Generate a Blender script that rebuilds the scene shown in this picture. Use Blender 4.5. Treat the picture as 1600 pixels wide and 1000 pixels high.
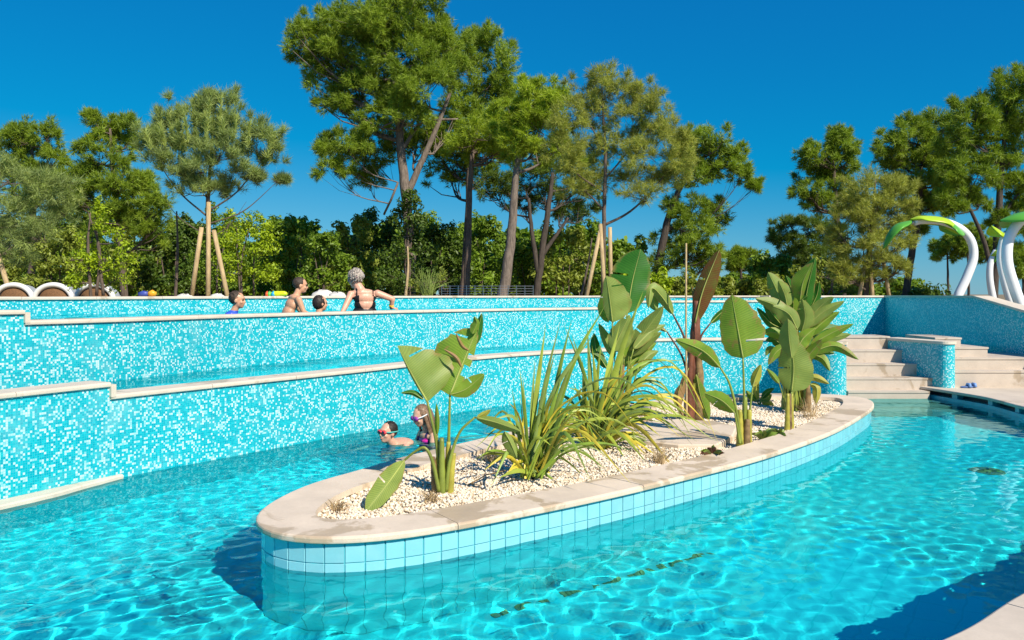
import bpy, bmesh, math, random
import numpy as np
from mathutils import Vector, Matrix

sc = bpy.context.scene
for o in list(bpy.data.objects):
    bpy.data.objects.remove(o)
col = sc.collection

# ------------------------------------------------------------------ camera
F = 1250.0                    # focal length in photo pixels (28 mm on a 36 mm sensor)
EYE = 1.6                     # camera height above the lower pool's water
cam_d = bpy.data.cameras.new('camera')
cam_d.sensor_width = 36.0
cam_d.lens = F / 1600.0 * 36.0
cam_d.shift_y = -40.0 / 1600.0
cam_d.clip_start = 0.05
cam_d.clip_end = 3000
cam = bpy.data.objects.new('camera', cam_d)
cam.location = (0, 0, EYE)
cam.rotation_euler = (math.radians(90), 0, 0)
col.objects.link(cam)
sc.camera = cam

# ------------------------------------------------------------------ sky and sun
SUN_EL = math.radians(41)
SUN_H = Vector((0.62, -0.785, 0)).normalized()        # towards the sun, on the ground
SUN = (SUN_H * math.cos(SUN_EL) + Vector((0, 0, math.sin(SUN_EL)))).normalized()
world = bpy.data.worlds.new('World')
sc.world = world
world.use_nodes = True
wn = world.node_tree
wn.nodes.clear()
sky = wn.nodes.new('ShaderNodeTexSky')
sky.sky_type = 'NISHITA'
sky.sun_disc = False
sky.sun_elevation = SUN_EL
sky.sun_rotation = math.atan2(SUN_H.x, SUN_H.y)
sky.altitude = 0
sky.air_density = 1.0
sky.dust_density = 0.0
sky.ozone_density = 2.0
# deep, evenly graded blue of a clear southern sky: one linear grade over the whole dome
grade = wn.nodes.new('ShaderNodeVectorMath'); grade.operation = 'MULTIPLY_ADD'
grade.inputs[1].default_value = (0.30, 0.384, 0.365)
grade.inputs[2].default_value = (-0.93, 0.43, 2.29)
floor_ = wn.nodes.new('ShaderNodeVectorMath'); floor_.operation = 'MAXIMUM'
floor_.inputs[1].default_value = (0.02, 0.2, 0.3)
bg = wn.nodes.new('ShaderNodeBackground')
bg.inputs['Strength'].default_value = 0.10
wo = wn.nodes.new('ShaderNodeOutputWorld')
wn.links.new(sky.outputs[0], grade.inputs[0])
wn.links.new(grade.outputs[0], floor_.inputs[0])
wn.links.new(floor_.outputs[0], bg.inputs['Color'])
wn.links.new(bg.outputs[0], wo.inputs['Surface'])

sun_d = bpy.data.lights.new('sun', 'SUN')
sun_d.energy = 4.9
sun_d.angle = math.radians(0.5)
sun_d.color = (1.0, 0.905, 0.76)
sun_o = bpy.data.objects.new('sun', sun_d)
sun_o.location = SUN * 60
sun_o.rotation_euler = SUN.to_track_quat('Z', 'Y').to_euler()
col.objects.link(sun_o)
sun_d.cycles.is_caustics_light = True

sc.view_settings.view_transform = 'Standard'
sc.view_settings.look = 'None'
sc.view_settings.exposure = 0.42
sc.view_settings.gamma = 1.0
sc.view_settings.use_curve_mapping = False
sc.render.engine = 'CYCLES'
sc.cycles.use_denoising = True
sc.cycles.max_bounces = 8
sc.cycles.diffuse_bounces = 3
sc.cycles.glossy_bounces = 3
sc.cycles.transmission_bounces = 6
sc.cycles.transparent_max_bounces = 8
sc.cycles.sample_clamp_indirect = 6.0
sc.cycles.caustics_reflective = False
sc.cycles.caustics_refractive = True
sc.cycles.blur_glossy = 0.5

# ------------------------------------------------------------------ helpers
def W(x, y, D):
    """point at depth D (metres ahead) seen at photo pixel x, y"""
    return Vector(((x - 800) / F * D, D, EYE + (460 - y) / F * D))

def G(x, y, z):
    """point at height z seen at photo pixel x, y (below the horizon)"""
    D = (EYE - z) * F / (y - 460.0)
    return Vector(((x - 800) / F * D, D, z))

def tag(o, label=None, cat=None, group=None, kind=None):
    if label: o['label'] = label
    if cat: o['category'] = cat
    if group: o['group'] = group
    if kind: o['kind'] = kind
    return o

def empty(name, loc, rz=0.0):
    o = bpy.data.objects.new(name, None)
    o.empty_display_size = 0.1
    o.location = loc
    o.rotation_euler = (0, 0, rz)
    col.objects.link(o)
    return o

def link(name, me, parent=None, mat=None, smooth=False):
    o = bpy.data.objects.new(name, me)
    col.objects.link(o)
    if mat is not None and len(me.materials) == 0:
        me.materials.append(mat)
    if parent is not None:
        o.parent = parent
        T = Matrix.Identity(4)
        chain = []
        p = parent
        while p is not None:
            chain.append(p)
            p = p.parent
        for p in reversed(chain):
            T = T @ p.matrix_parent_inverse @ p.matrix_basis
        o.matrix_parent_inverse = T.inverted()
    if smooth:
        me.polygons.foreach_set('use_smooth', [True] * len(me.polygons))
    return o

class MB:
    """collects geometry of one mesh object"""
    def __init__(s):
        s.v = []; s.f = []; s.m = []; s.uv = {}
    def add(s, vs, fs, mi=0):
        b = len(s.v)
        s.v += [tuple(p) for p in vs]
        s.f += [tuple(b + i for i in q) for q in fs]
        s.m += [mi] * len(fs)
        return b
    def box(s, c, d, rz=0.0, mi=0, taper=1.0):
        x, y, z = d[0] / 2, d[1] / 2, d[2] / 2
        R = Matrix.Rotation(rz, 3, 'Z')
        vs = []
        for (sz, t) in ((-1, 1.0), (1, taper)):
            for (sx, sy) in ((-1, -1), (1, -1), (1, 1), (-1, 1)):
                vs.append(Vector(c) + R @ Vector((sx * x * t, sy * y * t, sz * z)))
        s.add(vs, [(3, 2, 1, 0), (4, 5, 6, 7), (0, 1, 5, 4), (1, 2, 6, 5), (2, 3, 7, 6), (3, 0, 4, 7)], mi)
    def tube(s, pts, rad, n=8, mi=0, cap=True, flat=1.0):
        pts = [Vector(p) for p in pts]
        if not hasattr(rad, '__len__'):
            rad = [rad] * len(pts)
        rings = []
        up = Vector((0.13, 0.31, 0.94))
        for i, p in enumerate(pts):
            a = pts[max(i - 1, 0)]; b = pts[min(i + 1, len(pts) - 1)]
            t = (b - a)
            if t.length < 1e-9: t = Vector((0, 0, 1))
            t.normalize()
            u = up.cross(t)
            if u.length < 1e-3: u = Vector((1, 0, 0)).cross(t)
            u.normalize()
            w = t.cross(u)
            up = w if i else w
            up = t.cross(u)
            rings.append([p + (u * math.cos(2 * math.pi * k / n) + w * math.sin(2 * math.pi * k / n) * flat) * rad[i] for k in range(n)])
            up = w
        vs = [q for r in rings for q in r]
        fs = []
        for i in range(len(pts) - 1):
            for k in range(n):
                fs.append((i * n + k, i * n + (k + 1) % n, (i + 1) * n + (k + 1) % n, (i + 1) * n + k))
        if cap:
            fs.append(tuple(reversed(range(n))))
            fs.append(tuple((len(pts) - 1) * n + k for k in range(n)))
        s.add(vs, fs, mi)
    def ball(s, c, r, R=None, nu=12, nv=8, mi=0):
        if not hasattr(r, '__len__'): r = (r, r, r)
        vs = []; fs = []
        c = Vector(c)
        for j in range(nv + 1):
            ph = math.pi * j / nv
            for i in range(nu):
                th = 2 * math.pi * i / nu
                p = Vector((r[0] * math.sin(ph) * math.cos(th), r[1] * math.sin(ph) * math.sin(th), r[2] * math.cos(ph)))
                if R is not None: p = R @ p
                vs.append(c + p)
        for j in range(nv):
            for i in range(nu):
                a = j * nu + i; b = j * nu + (i + 1) % nu
                fs.append((a, a + nu, b + nu, b))
        s.add(vs, fs, mi)
    def build(s, name, mat=None, parent=None, smooth=False, mats=None, uvs=None):
        me = bpy.data.meshes.new(name)
        me.from_pydata(s.v, [], s.f)
        if mats:
            for m in mats: me.materials.append(m)
            me.polygons.foreach_set('material_index', s.m)
        if uvs is not None:
            lay = me.uv_layers.new(name='UVMap')
            idx = np.empty(len(me.loops), dtype=np.int32)
            me.loops.foreach_get('vertex_index', idx)
            lay.data.foreach_set('uv', np.array(uvs, dtype=np.float32)[idx].ravel())
        me.update()
        return link(name, me, parent, mat, smooth)

def np_mesh(name, verts, faces, mat, parent=None, var=None, smooth=False):
    """fast mesh from numpy arrays; faces is (n, 3) or (n, 4)"""
    me = bpy.data.meshes.new(name)
    nv, (nf, k) = len(verts), faces.shape
    me.vertices.add(nv)
    me.vertices.foreach_set('co', np.asarray(verts, dtype=np.float32).ravel())
    me.loops.add(nf * k)
    me.loops.foreach_set('vertex_index', np.asarray(faces, dtype=np.int32).ravel())
    me.polygons.add(nf)
    me.polygons.foreach_set('loop_start', np.arange(0, nf * k, k, dtype=np.int32))
    me.polygons.foreach_set('loop_total', np.full(nf, k, dtype=np.int32))
    if var is not None:
        at = me.attributes.new('var', 'FLOAT', 'POINT')
        at.data.foreach_set('value', np.asarray(var, dtype=np.float32))
    me.update()
    me.validate()
    return link(name, me, parent, mat, smooth)

def catmull(pts, n=10, closed=False):
    pts = [Vector(p) for p in pts]
    out = []
    m = len(pts)
    segs = m if closed else m - 1
    for i in range(segs):
        if closed:
            p0, p1, p2, p3 = pts[(i - 1) % m], pts[i], pts[(i + 1) % m], pts[(i + 2) % m]
        else:
            p0 = pts[i - 1] if i else pts[0] * 2 - pts[1]
            p1, p2 = pts[i], pts[i + 1]
            p3 = pts[i + 2] if i + 2 < m else pts[-1] * 2 - pts[-2]
        for k in range(n):
            t = k / n
            out.append(0.5 * ((2 * p1) + (p2 - p0) * t + (2 * p0 - 5 * p1 + 4 * p2 - p3) * t * t + (3 * p1 - p0 - 3 * p2 + p3) * t ** 3))
    if not closed:
        out.append(pts[-1].copy())
    return out

def resample(pts, step, closed=False):
    """points every `step` metres along a polyline; the step is fitted to the length"""
    P = [Vector(p) for p in pts]
    if closed: P = P + [P[0]]
    L = [0.0]
    for a, b in zip(P, P[1:]): L.append(L[-1] + (b - a).length)
    n = max(1, round(L[-1] / step))
    out = []; j = 0
    for i in range(n + (0 if closed else 1)):
        s = L[-1] * i / n
        while j < len(P) - 2 and L[j + 1] < s: j += 1
        t = (s - L[j]) / max(1e-9, L[j + 1] - L[j])
        out.append(P[j].lerp(P[j + 1], t))
    return out

def normals2d(P, closed=False):
    """left-hand normals in plan of a path"""
    N = []
    m = len(P)
    for i in range(m):
        a = P[(i - 1) % m] if (closed or i) else P[0]
        b = P[(i + 1) % m] if (closed or i < m - 1) else P[-1]
        t = b - a
        n = Vector((-t.y, t.x, 0)); n.normalize()
        N.append(n)
    return N

# ------------------------------------------------------------------ materials
def new_mat(name):
    m = bpy.data.materials.new(name)
    m.use_nodes = True
    nt = m.node_tree
    b = nt.nodes['Principled BSDF']
    return m, nt, b

def node(nt, kind, **kw):
    n = nt.nodes.new(kind)
    for k, v in kw.items():
        if k in n.inputs.keys(): n.inputs[k].default_value = v
        else: setattr(n, k, v)
    return n

def math_n(nt, op, a, b=None, clamp=False):
    n = nt.nodes.new('ShaderNodeMath'); n.operation = op; n.use_clamp = clamp
    for i, v in enumerate((a, b)):
        if v is None: continue
        if isinstance(v, (int, float)): n.inputs[i].default_value = v
        else: nt.links.new(v, n.inputs[i])
    return n.outputs[0]

def mixc(nt, fac, a, b, mode='MIX'):
    n = nt.nodes.new('ShaderNodeMix'); n.data_type = 'RGBA'; n.blend_type = mode
    for s, v in ((n.inputs[0], fac), (n.inputs[6], a), (n.inputs[7], b)):
        if isinstance(v, (int, float)): s.default_value = v
        elif isinstance(v, tuple): s.default_value = (v[0], v[1], v[2], 1)
        else: nt.links.new(v, s)
    return n.outputs[2]

def ramp(nt, fac, stops):
    n = nt.nodes.new('ShaderNodeValToRGB')
    el = n.color_ramp.elements
    while len(el) < len(stops): el.new(0.5)
    for e, (p, c) in zip(el, stops):
        e.position = p
        e.color = (c[0], c[1], c[2], 1) if hasattr(c, '__len__') else (c, c, c, 1)
    nt.links.new(fac, n.inputs[0])
    return n.outputs[0]

def noise(nt, scale, detail=4.0, rough=0.55, coord=None, dist=0.0):
    n = nt.nodes.new('ShaderNodeTexNoise')
    n.inputs['Scale'].default_value = scale
    n.inputs['Detail'].default_value = detail
    n.inputs['Roughness'].default_value = rough
    n.inputs['Distortion'].default_value = dist
    if coord is None:
        coord = nt.nodes.new('ShaderNodeTexCoord').outputs['Object']
    nt.links.new(coord, n.inputs['Vector'])
    return n.outputs['Fac']

def bump(nt, b, h, strength=0.3, dist=0.01):
    n = nt.nodes.new('ShaderNodeBump')
    n.inputs['Strength'].default_value = strength
    n.inputs['Distance'].default_value = dist
    nt.links.new(h, n.inputs['Height'])
    nt.links.new(n.outputs[0], b.inputs['Normal'])

def simple(name, c, rough=0.6, var=0.12, scale=8.0, spec=0.4, metal=0.0, bmp=0.0, bscale=40.0, trans=0.0):
    m, nt, b = new_mat(name)
    f = noise(nt, scale)
    lo = tuple(max(0, v * (1 - var)) for v in c); hi = tuple(min(1, v * (1 + var)) for v in c)
    nt.links.new(ramp(nt, f, [(0.3, lo), (0.7, hi)]), b.inputs['Base Color'])
    b.inputs['Roughness'].default_value = rough
    b.inputs['Specular IOR Level'].default_value = spec
    b.inputs['Metallic'].default_value = metal
    if bmp: bump(nt, b, noise(nt, bscale), bmp, 0.004)
    return m

def mosaic_mat(name, cell=0.0188, white=0.30):
    """small square glass mosaic: turquoise chips with scattered pale ones, on metric UVs"""
    m, nt, b = new_mat(name)
    uv = nt.nodes.new('ShaderNodeUVMap'); uv.uv_map = 'UVMap'
    sc_ = nt.nodes.new('ShaderNodeVectorMath'); sc_.operation = 'SCALE'
    sc_.inputs['Scale'].default_value = 1.0 / cell
    nt.links.new(uv.outputs[0], sc_.inputs[0])
    fl = nt.nodes.new('ShaderNodeVectorMath'); fl.operation = 'FLOOR'
    nt.links.new(sc_.outputs[0], fl.inputs[0])
    fr = nt.nodes.new('ShaderNodeVectorMath'); fr.operation = 'FRACTION'
    nt.links.new(sc_.outputs[0], fr.inputs[0])
    wnz = nt.nodes.new('ShaderNodeTexWhiteNoise'); wnz.noise_dimensions = '2D'
    nt.links.new(fl.outputs[0], wnz.inputs['Vector'])
    patch = noise(nt, 1.1, 2.0, coord=uv.outputs[0])
    thr = math_n(nt, 'ADD', math_n(nt, 'MULTIPLY', math_n(nt, 'SUBTRACT', patch, 0.5), 0.25), white)
    is_w = math_n(nt, 'LESS_THAN', wnz.outputs['Value'], thr)
    sep = nt.nodes.new('ShaderNodeSeparateColor'); nt.links.new(wnz.outputs['Color'], sep.inputs[0])
    cy = ramp(nt, sep.outputs[1], [(0.0, (0.0, 0.34, 0.44)), (0.45, (0.0, 0.43, 0.515)), (1.0, (0.01, 0.52, 0.585))])
    wh = ramp(nt, sep.outputs[2], [(0.0, (0.20, 0.60, 0.65)), (0.55, (0.48, 0.75, 0.76)), (1.0, (0.70, 0.83, 0.82))])
    c = mixc(nt, is_w, cy, wh)
    sx = nt.nodes.new('ShaderNodeSeparateXYZ'); nt.links.new(fr.outputs[0], sx.inputs[0])
    ex = math_n(nt, 'LESS_THAN', math_n(nt, 'ABSOLUTE', math_n(nt, 'SUBTRACT', sx.outputs[0], 0.5)), 0.445)
    ey = math_n(nt, 'LESS_THAN', math_n(nt, 'ABSOLUTE', math_n(nt, 'SUBTRACT', sx.outputs[1], 0.5)), 0.445)
    tile = math_n(nt, 'MULTIPLY', ex, ey)
    c = mixc(nt, tile, (0.06, 0.45, 0.52), c)
    # the mosaic comes in 16 x 16 sheets that differ a little; lime bloom and dirt in soft patches
    shd = nt.nodes.new('ShaderNodeVectorMath'); shd.operation = 'SCALE'; shd.inputs['Scale'].default_value = 1.0 / 16.0
    nt.links.new(fl.outputs[0], shd.inputs[0])
    shf = nt.nodes.new('ShaderNodeVectorMath'); shf.operation = 'FLOOR'; nt.links.new(shd.outputs[0], shf.inputs[0])
    shn = nt.nodes.new('ShaderNodeTexWhiteNoise'); shn.noise_dimensions = '2D'; nt.links.new(shf.outputs[0], shn.inputs['Vector'])
    c = mixc(nt, math_n(nt, 'MULTIPLY', shn.outputs['Value'], 0.16), c, (0.0, 0.30, 0.40))
    lime = noise(nt, 2.6, 6, 0.65, uv.outputs[0], 0.5)
    c = mixc(nt, ramp(nt, lime, [(0.52, 0.0), (0.75, 0.28)]), c, (0.40, 0.66, 0.67))
    nt.links.new(c, b.inputs['Base Color'])
    b.inputs['Roughness'].default_value = 0.22
    b.inputs['Specular IOR Level'].default_value = 0.35
    nt.links.new(math_n(nt, 'ADD', math_n(nt, 'MULTIPLY', tile, -0.4), 0.65), b.inputs['Roughness'])
    return m

def coping_mat(name, base=(0.66, 0.58, 0.47), wet=0.5, seed=0.0):
    """pale limestone coping: fine grain, faint stains, and damp splash patches that are darker and smoother"""
    m, nt, b = new_mat(name)
    tc = nt.nodes.new('ShaderNodeTexCoord')
    geo = nt.nodes.new('ShaderNodeNewGeometry')
    mp = nt.nodes.new('ShaderNodeMapping'); mp.inputs['Location'].default_value = (seed, seed * 0.7, 0)
    nt.links.new(geo.outputs['Position'], mp.inputs[0])
    co = mp.outputs[0]
    g = noise(nt, 55, 5, 0.7, co)
    s = noise(nt, 3.0, 5, 0.65, co)
    w = noise(nt, 1.9, 6, 0.62, co, 0.6)
    wm = ramp(nt, w, [(wet, 0.0), (wet + 0.045, 1.0)])
    c = mixc(nt, ramp(nt, s, [(0.3, 0.0), (0.7, 1.0)]), tuple(v * 0.86 for v in base), tuple(min(1, v * 1.1) for v in base))
    c = mixc(nt, ramp(nt, g, [(0.35, 0.0), (0.7, 0.25)]), c, tuple(v * 0.7 for v in base))
    c = mixc(nt, math_n(nt, 'MULTIPLY', wm, 0.8), c, mixc(nt, 1.0, c, (0.68, 0.62, 0.52), 'MULTIPLY'))
    nt.links.new(c, b.inputs['Base Color'])
    nt.links.new(math_n(nt, 'ADD', math_n(nt, 'MULTIPLY', wm, -0.22), 0.7), b.inputs['Roughness'])
    b.inputs['Specular IOR Level'].default_value = 0.35
    bump(nt, b, g, 0.2, 0.003)
    return m

def leaf_mat(name, lo, hi, rough=0.45, trans=0.25, spec=0.35, streak=False, tip=None):
    """foliage: colour varies from piece to piece ('var'), light passes through a little"""
    m, nt, b = new_mat(name)
    at = nt.nodes.new('ShaderNodeAttribute'); at.attribute_name = 'var'
    c = ramp(nt, at.outputs['Fac'], [(0.0, lo), (0.85, hi), (1.0, tip or hi)])
    f = noise(nt, 7.0, 3)
    c = mixc(nt, ramp(nt, f, [(0.35, 0.0), (0.75, 0.35)]), c, tuple(v * 1.25 for v in hi))
    nt.links.new(c, b.inputs['Base Color'])
    b.inputs['Roughness'].default_value = rough
    b.inputs['Specular IOR Level'].default_value = spec
    tr = nt.nodes.new('ShaderNodeBsdfTranslucent')
    nt.links.new(mixc(nt, 1.0, c, (1.0, 1.05, 0.5), 'MULTIPLY'), tr.inputs['Color'])
    mx = nt.nodes.new('ShaderNodeMixShader'); mx.inputs[0].default_value = trans
    nt.links.new(b.outputs[0], mx.inputs[1]); nt.links.new(tr.outputs[0], mx.inputs[2])
    nt.links.new(mx.outputs[0], nt.nodes['Material Output'].inputs['Surface'])
    return m

def paddle_mat(name, c0, c1, edge=(0.30, 0.20, 0.06), rough=0.45, trans=0.28, brown=0.56):
    """broad banana-like leaf: fine cross veins running out from the midrib, browned spots and edges; UV = (along, across)"""
    m, nt, b = new_mat(name)
    uv = nt.nodes.new('ShaderNodeUVMap'); uv.uv_map = 'UVMap'
    sx = nt.nodes.new('ShaderNodeSeparateXYZ'); nt.links.new(uv.outputs[0], sx.inputs[0])
    across = math_n(nt, 'ABSOLUTE', sx.outputs[1])
    ph = math_n(nt, 'ADD', math_n(nt, 'MULTIPLY', sx.outputs[0], 95.0), math_n(nt, 'MULTIPLY', across, -9.0))
    vein = math_n(nt, 'SINE', math_n(nt, 'MULTIPLY', ph, 2.0))
    vn = math_n(nt, 'ADD', math_n(nt, 'MULTIPLY', vein, 0.5), 0.5)
    big = noise(nt, 4.0, 4)
    c = mixc(nt, ramp(nt, big, [(0.3, 0.0), (0.7, 1.0)]), c0, c1)
    c = mixc(nt, math_n(nt, 'MULTIPLY', math_n(nt, 'POWER', vn, 3.0), 0.3), c, tuple(min(1, v * 1.6) for v in c1))
    spot = noise(nt, 9.0, 5, 0.7)
    em = math_n(nt, 'MULTIPLY', ramp(nt, across, [(0.80, 0.0), (0.99, 1.0)]), ramp(nt, spot, [(0.42, 0.0), (0.6, 1.0)]))
    sp = ramp(nt, spot, [(brown, 0.0), (brown + 0.06, 0.8)])
    c = mixc(nt, math_n(nt, 'MAXIMUM', em, sp), c, edge)
    nt.links.new(c, b.inputs['Base Color'])
    b.inputs['Roughness'].default_value = rough
    b.inputs['Specular IOR Level'].default_value = 0.28
    bump(nt, b, vn, 0.12, 0.003)
    tr = nt.nodes.new('ShaderNodeBsdfTranslucent')
    nt.links.new(mixc(nt, 1.0, c, (1.3, 1.4, 0.5), 'MULTIPLY'), tr.inputs['Color'])
    mx = nt.nodes.new('ShaderNodeMixShader'); mx.inputs[0].default_value = trans
    nt.links.new(b.outputs[0], mx.inputs[1]); nt.links.new(tr.outputs[0], mx.inputs[2])
    nt.links.new(mx.outputs[0], nt.nodes['Material Output'].inputs['Surface'])
    return m

def water_mat():
    m = bpy.data.materials.new('pool_water'); m.use_nodes = True
    nt = m.node_tree
    nt.nodes.remove(nt.nodes['Principled BSDF'])
    g = nt.nodes.new('ShaderNodeBsdfGlass')
    g.inputs['Color'].default_value = (0.45, 0.965, 1.0, 1)
    g.inputs['Roughness'].default_value = 0.0
    g.inputs['IOR'].default_value = 1.333
    nt.links.new(g.outputs[0], nt.nodes['Material Output'].inputs['Surface'])
    return m

def tile_mat(name, c, rough=0.16, spot=0.1):
    m, nt, b = new_mat(name)
    oi = nt.nodes.new('ShaderNodeObjectInfo')
    r = ramp(nt, oi.outputs['Random'], [(0.0, tuple(v * (1 - spot) for v in c)), (1.0, tuple(min(1, v * (1 + spot)) for v in c))])
    geo = nt.nodes.new('ShaderNodeNewGeometry')
    f = noise(nt, 6.0, 5, 0.6, geo.outputs['Position'])
    nt.links.new(mixc(nt, ramp(nt, f, [(0.45, 0.0), (0.8, 0.3)]), r, (0.42, 0.72, 0.77)), b.inputs['Base Color'])
    b.inputs['Roughness'].default_value = rough
    return m

def floor_mat():
    """pool floor: pale turquoise liner tiles with fine joints"""
    m, nt, b = new_mat('pool_floor')
    geo = nt.nodes.new('ShaderNodeNewGeometry')
    br = nt.nodes.new('ShaderNodeTexBrick')
    br.offset = 0.0
    br.inputs['Color1'].default_value = (0.07, 0.82, 0.88, 1)
    br.inputs['Color2'].default_value = (0.085, 0.85, 0.90, 1)
    br.inputs['Mortar'].default_value = (0.04, 0.76, 0.80, 1)
    br.inputs['Scale'].default_value = 1.0
    br.inputs['Brick Width'].default_value = 0.24
    br.inputs['Row Height'].default_value = 0.24
    br.inputs['Mortar Size'].default_value = 0.006
    mp = nt.nodes.new('ShaderNodeMapping'); mp.inputs['Rotation'].default_value = (0, 0, 0.6)
    nt.links.new(geo.outputs['Position'], mp.inputs[0]); nt.links.new(mp.outputs[0], br.inputs['Vector'])
    nt.links.new(br.outputs['Color'], b.inputs['Base Color'])
    b.inputs['Roughness'].default_value = 0.5
    return m

def bark_mat(name, c0, c1):
    m, nt, b = new_mat(name)
    tc = nt.nodes.new('ShaderNodeTexCoord')
    mp = nt.nodes.new('ShaderNodeMapping'); mp.inputs['Scale'].default_value = (9, 9, 2.2)
    nt.links.new(tc.outputs['Object'], mp.inputs[0])
    f = noise(nt, 1.6, 6, 0.7, mp.outputs[0], 0.4)
    nt.links.new(ramp(nt, f, [(0.3, c0), (0.65, c1)]), b.inputs['Base Color'])
    b.inputs['Roughness'].default_value = 0.9
    bump(nt, b, f, 0.8, 0.03)
    return m

M_MOS = mosaic_mat('mosaic')
M_COP = coping_mat('coping_stone', wet=0.60)
M_COPI = coping_mat('island_coping_stone', base=(0.70, 0.58, 0.45), wet=0.51, seed=3.3)
M_STEP = coping_mat('step_stone', base=(0.55, 0.47, 0.39), wet=0.58, seed=7.1)
M_DECK = coping_mat('deck_stone', base=(0.60, 0.51, 0.41), wet=0.57, seed=1.7)
M_WATER = water_mat()
M_TILE = tile_mat('island_tile', (0.23, 0.58, 0.655))
M_TILE_SCATTER = tile_mat('water_scatter_tile', (0.13, 0.86, 0.91), 0.35)  # submerged island tile: the water's scattered cyan light is painted into its colour
M_GROUT = simple('tile_grout', (0.06, 0.42, 0.49), 0.8)
M_FLOOR = floor_mat()

# ================================================================== the setting
RECV = []            # things that sunlight reaches through the water
Z_MID, Z_UP = 0.715, 1.335

def V2(l): return [Vector((a, b, 0)) for a, b in l]
PATH_M = resample(catmull(V2([(-5.6, 2.6), (-4.75, 4.3), (-4.0, 5.9), (-3.4, 7.0), (-2.62, 8.1), (-1.75, 9.3), (-0.6, 10.95), (0.5, 12.05), (2.2, 13.05), (3.5, 13.3), (4.75, 13.25)]), 12), 0.1)
PATH_U = resample(catmull(V2([(-7.0, 3.2), (-5.7, 5.4), (-4.85, 6.9), (-4.12, 8.1), (-3.2, 10.0), (-1.75, 12.1), (0.5, 14.3), (2.6, 15.6), (5.0, 16.7), (7.0, 17.5), (8.4, 18.0)]), 12), 0.1)
PATH_B = resample(catmull(V2([(-10.5, 4.6), (-7.6, 6.9), (-6.3, 9.2), (-5.0, 11.6), (-3.2, 13.9), (-0.6, 16.1), (2.5, 17.5), (5.5, 18.2), (8.6, 18.9)]), 12), 0.1)
PATH_R = resample(catmull(V2([(6.36, 12.55), (6.5, 12.0), (6.64, 11.2), (6.56, 10.1), (6.75, 8.8), (6.0, 6.9), (4.2, 5.05), (2.55, 3.92), (1.78, 3.33), (0.4, 2.55), (-1.6, 1.9), (-4.0, 1.5), (-8.0, 1.3)]), 12), 0.1)

def px_of(p): return 800 + F * p.x / max(p.y, 0.1)

def sweep(P, N, prof, closed_prof=True):
    """sweep a (offset, z) profile along plan points P with inward normals N"""
    vs = []; fs = []
    k = len(prof)
    for p, n in zip(P, N):
        for (o, z) in prof:
            q = p + n * o
            vs.append((q.x, q.y, z))
    for i in range(len(P) - 1):
        for j in range(k):
            a = i * k + j; b = i * k + (j + 1) % k
            fs.append((a, b, b + k, a + k))
    fs.append(tuple(range(k - 1, -1, -1)))
    fs.append(tuple((len(P) - 1) * k + j for j in range(k)))
    return vs, fs

def nose(o0, o1, z0, z1):
    return [(o1, z0), (o0 + 0.008, z0), (o0 + 0.001, z0 + 0.006), (o0, z0 + 0.014), (o0, z1 - 0.014), (o0 + 0.004, z1 - 0.005), (o0 + 0.014, z1), (o1, z1)]

def coping(parent, P, N, o0, o1, z0, z1, mat, length=1.0, name='coping_slab'):
    step = (P[1] - P[0]).length
    per = max(2, round(length / step))
    i = 0
    while i < len(P) - 1:
        j = min(i + per, len(P) - 1)
        if len(P) - 1 - j < per * 0.4: j = len(P) - 1
        pp = [p.copy() for p in P[i:j + 1]]
        t0 = (pp[1] - pp[0]).normalized(); t1 = (pp[-1] - pp[-2]).normalized()
        pp[0] = pp[0] + t0 * 0.0025; pp[-1] = pp[-1] - t1 * 0.0025
        dz = random.uniform(-0.0012, 0.0012)
        vs, fs = sweep(pp, N[i:j + 1], nose(o0, o1, z0 + dz, z1 + dz))
        b = MB(); b.add(vs, fs)
        b.build(name, mat, parent)
        i = j

def wall_strip(parent, P, N, zb, zt, th, s0, mat=M_MOS, name='wall'):
    """mosaic wall: front face on P, body behind it; metric UVs"""
    b = MB(); uv = []
    s = s0
    prof = [(0, zb), (0, zt), (th, zt), (th, zb)]
    for i, (p, n) in enumerate(zip(P, N)):
        if i: s += (P[i] - P[i - 1]).length
        for k, (o, z) in enumerate(prof):
            q = p + n * o
            b.v.append((q.x, q.y, z)); uv.append((s, z if k < 2 else z + o))
    for i in range(len(P) - 1):
        for j in range(4):
            a = i * 4 + j; c = i * 4 + (j + 1) % 4
            b.f.append((a + 4, c + 4, c, a)); b.m.append(0)
    b.f.append((0, 1, 2, 3)); b.m.append(0)
    e = (len(P) - 1) * 4
    b.f.append((e + 3, e + 2, e + 1, e)); b.m.append(0)
    o = b.build(name, mat, parent, uvs=uv)
    RECV.append(o)
    return s

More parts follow.
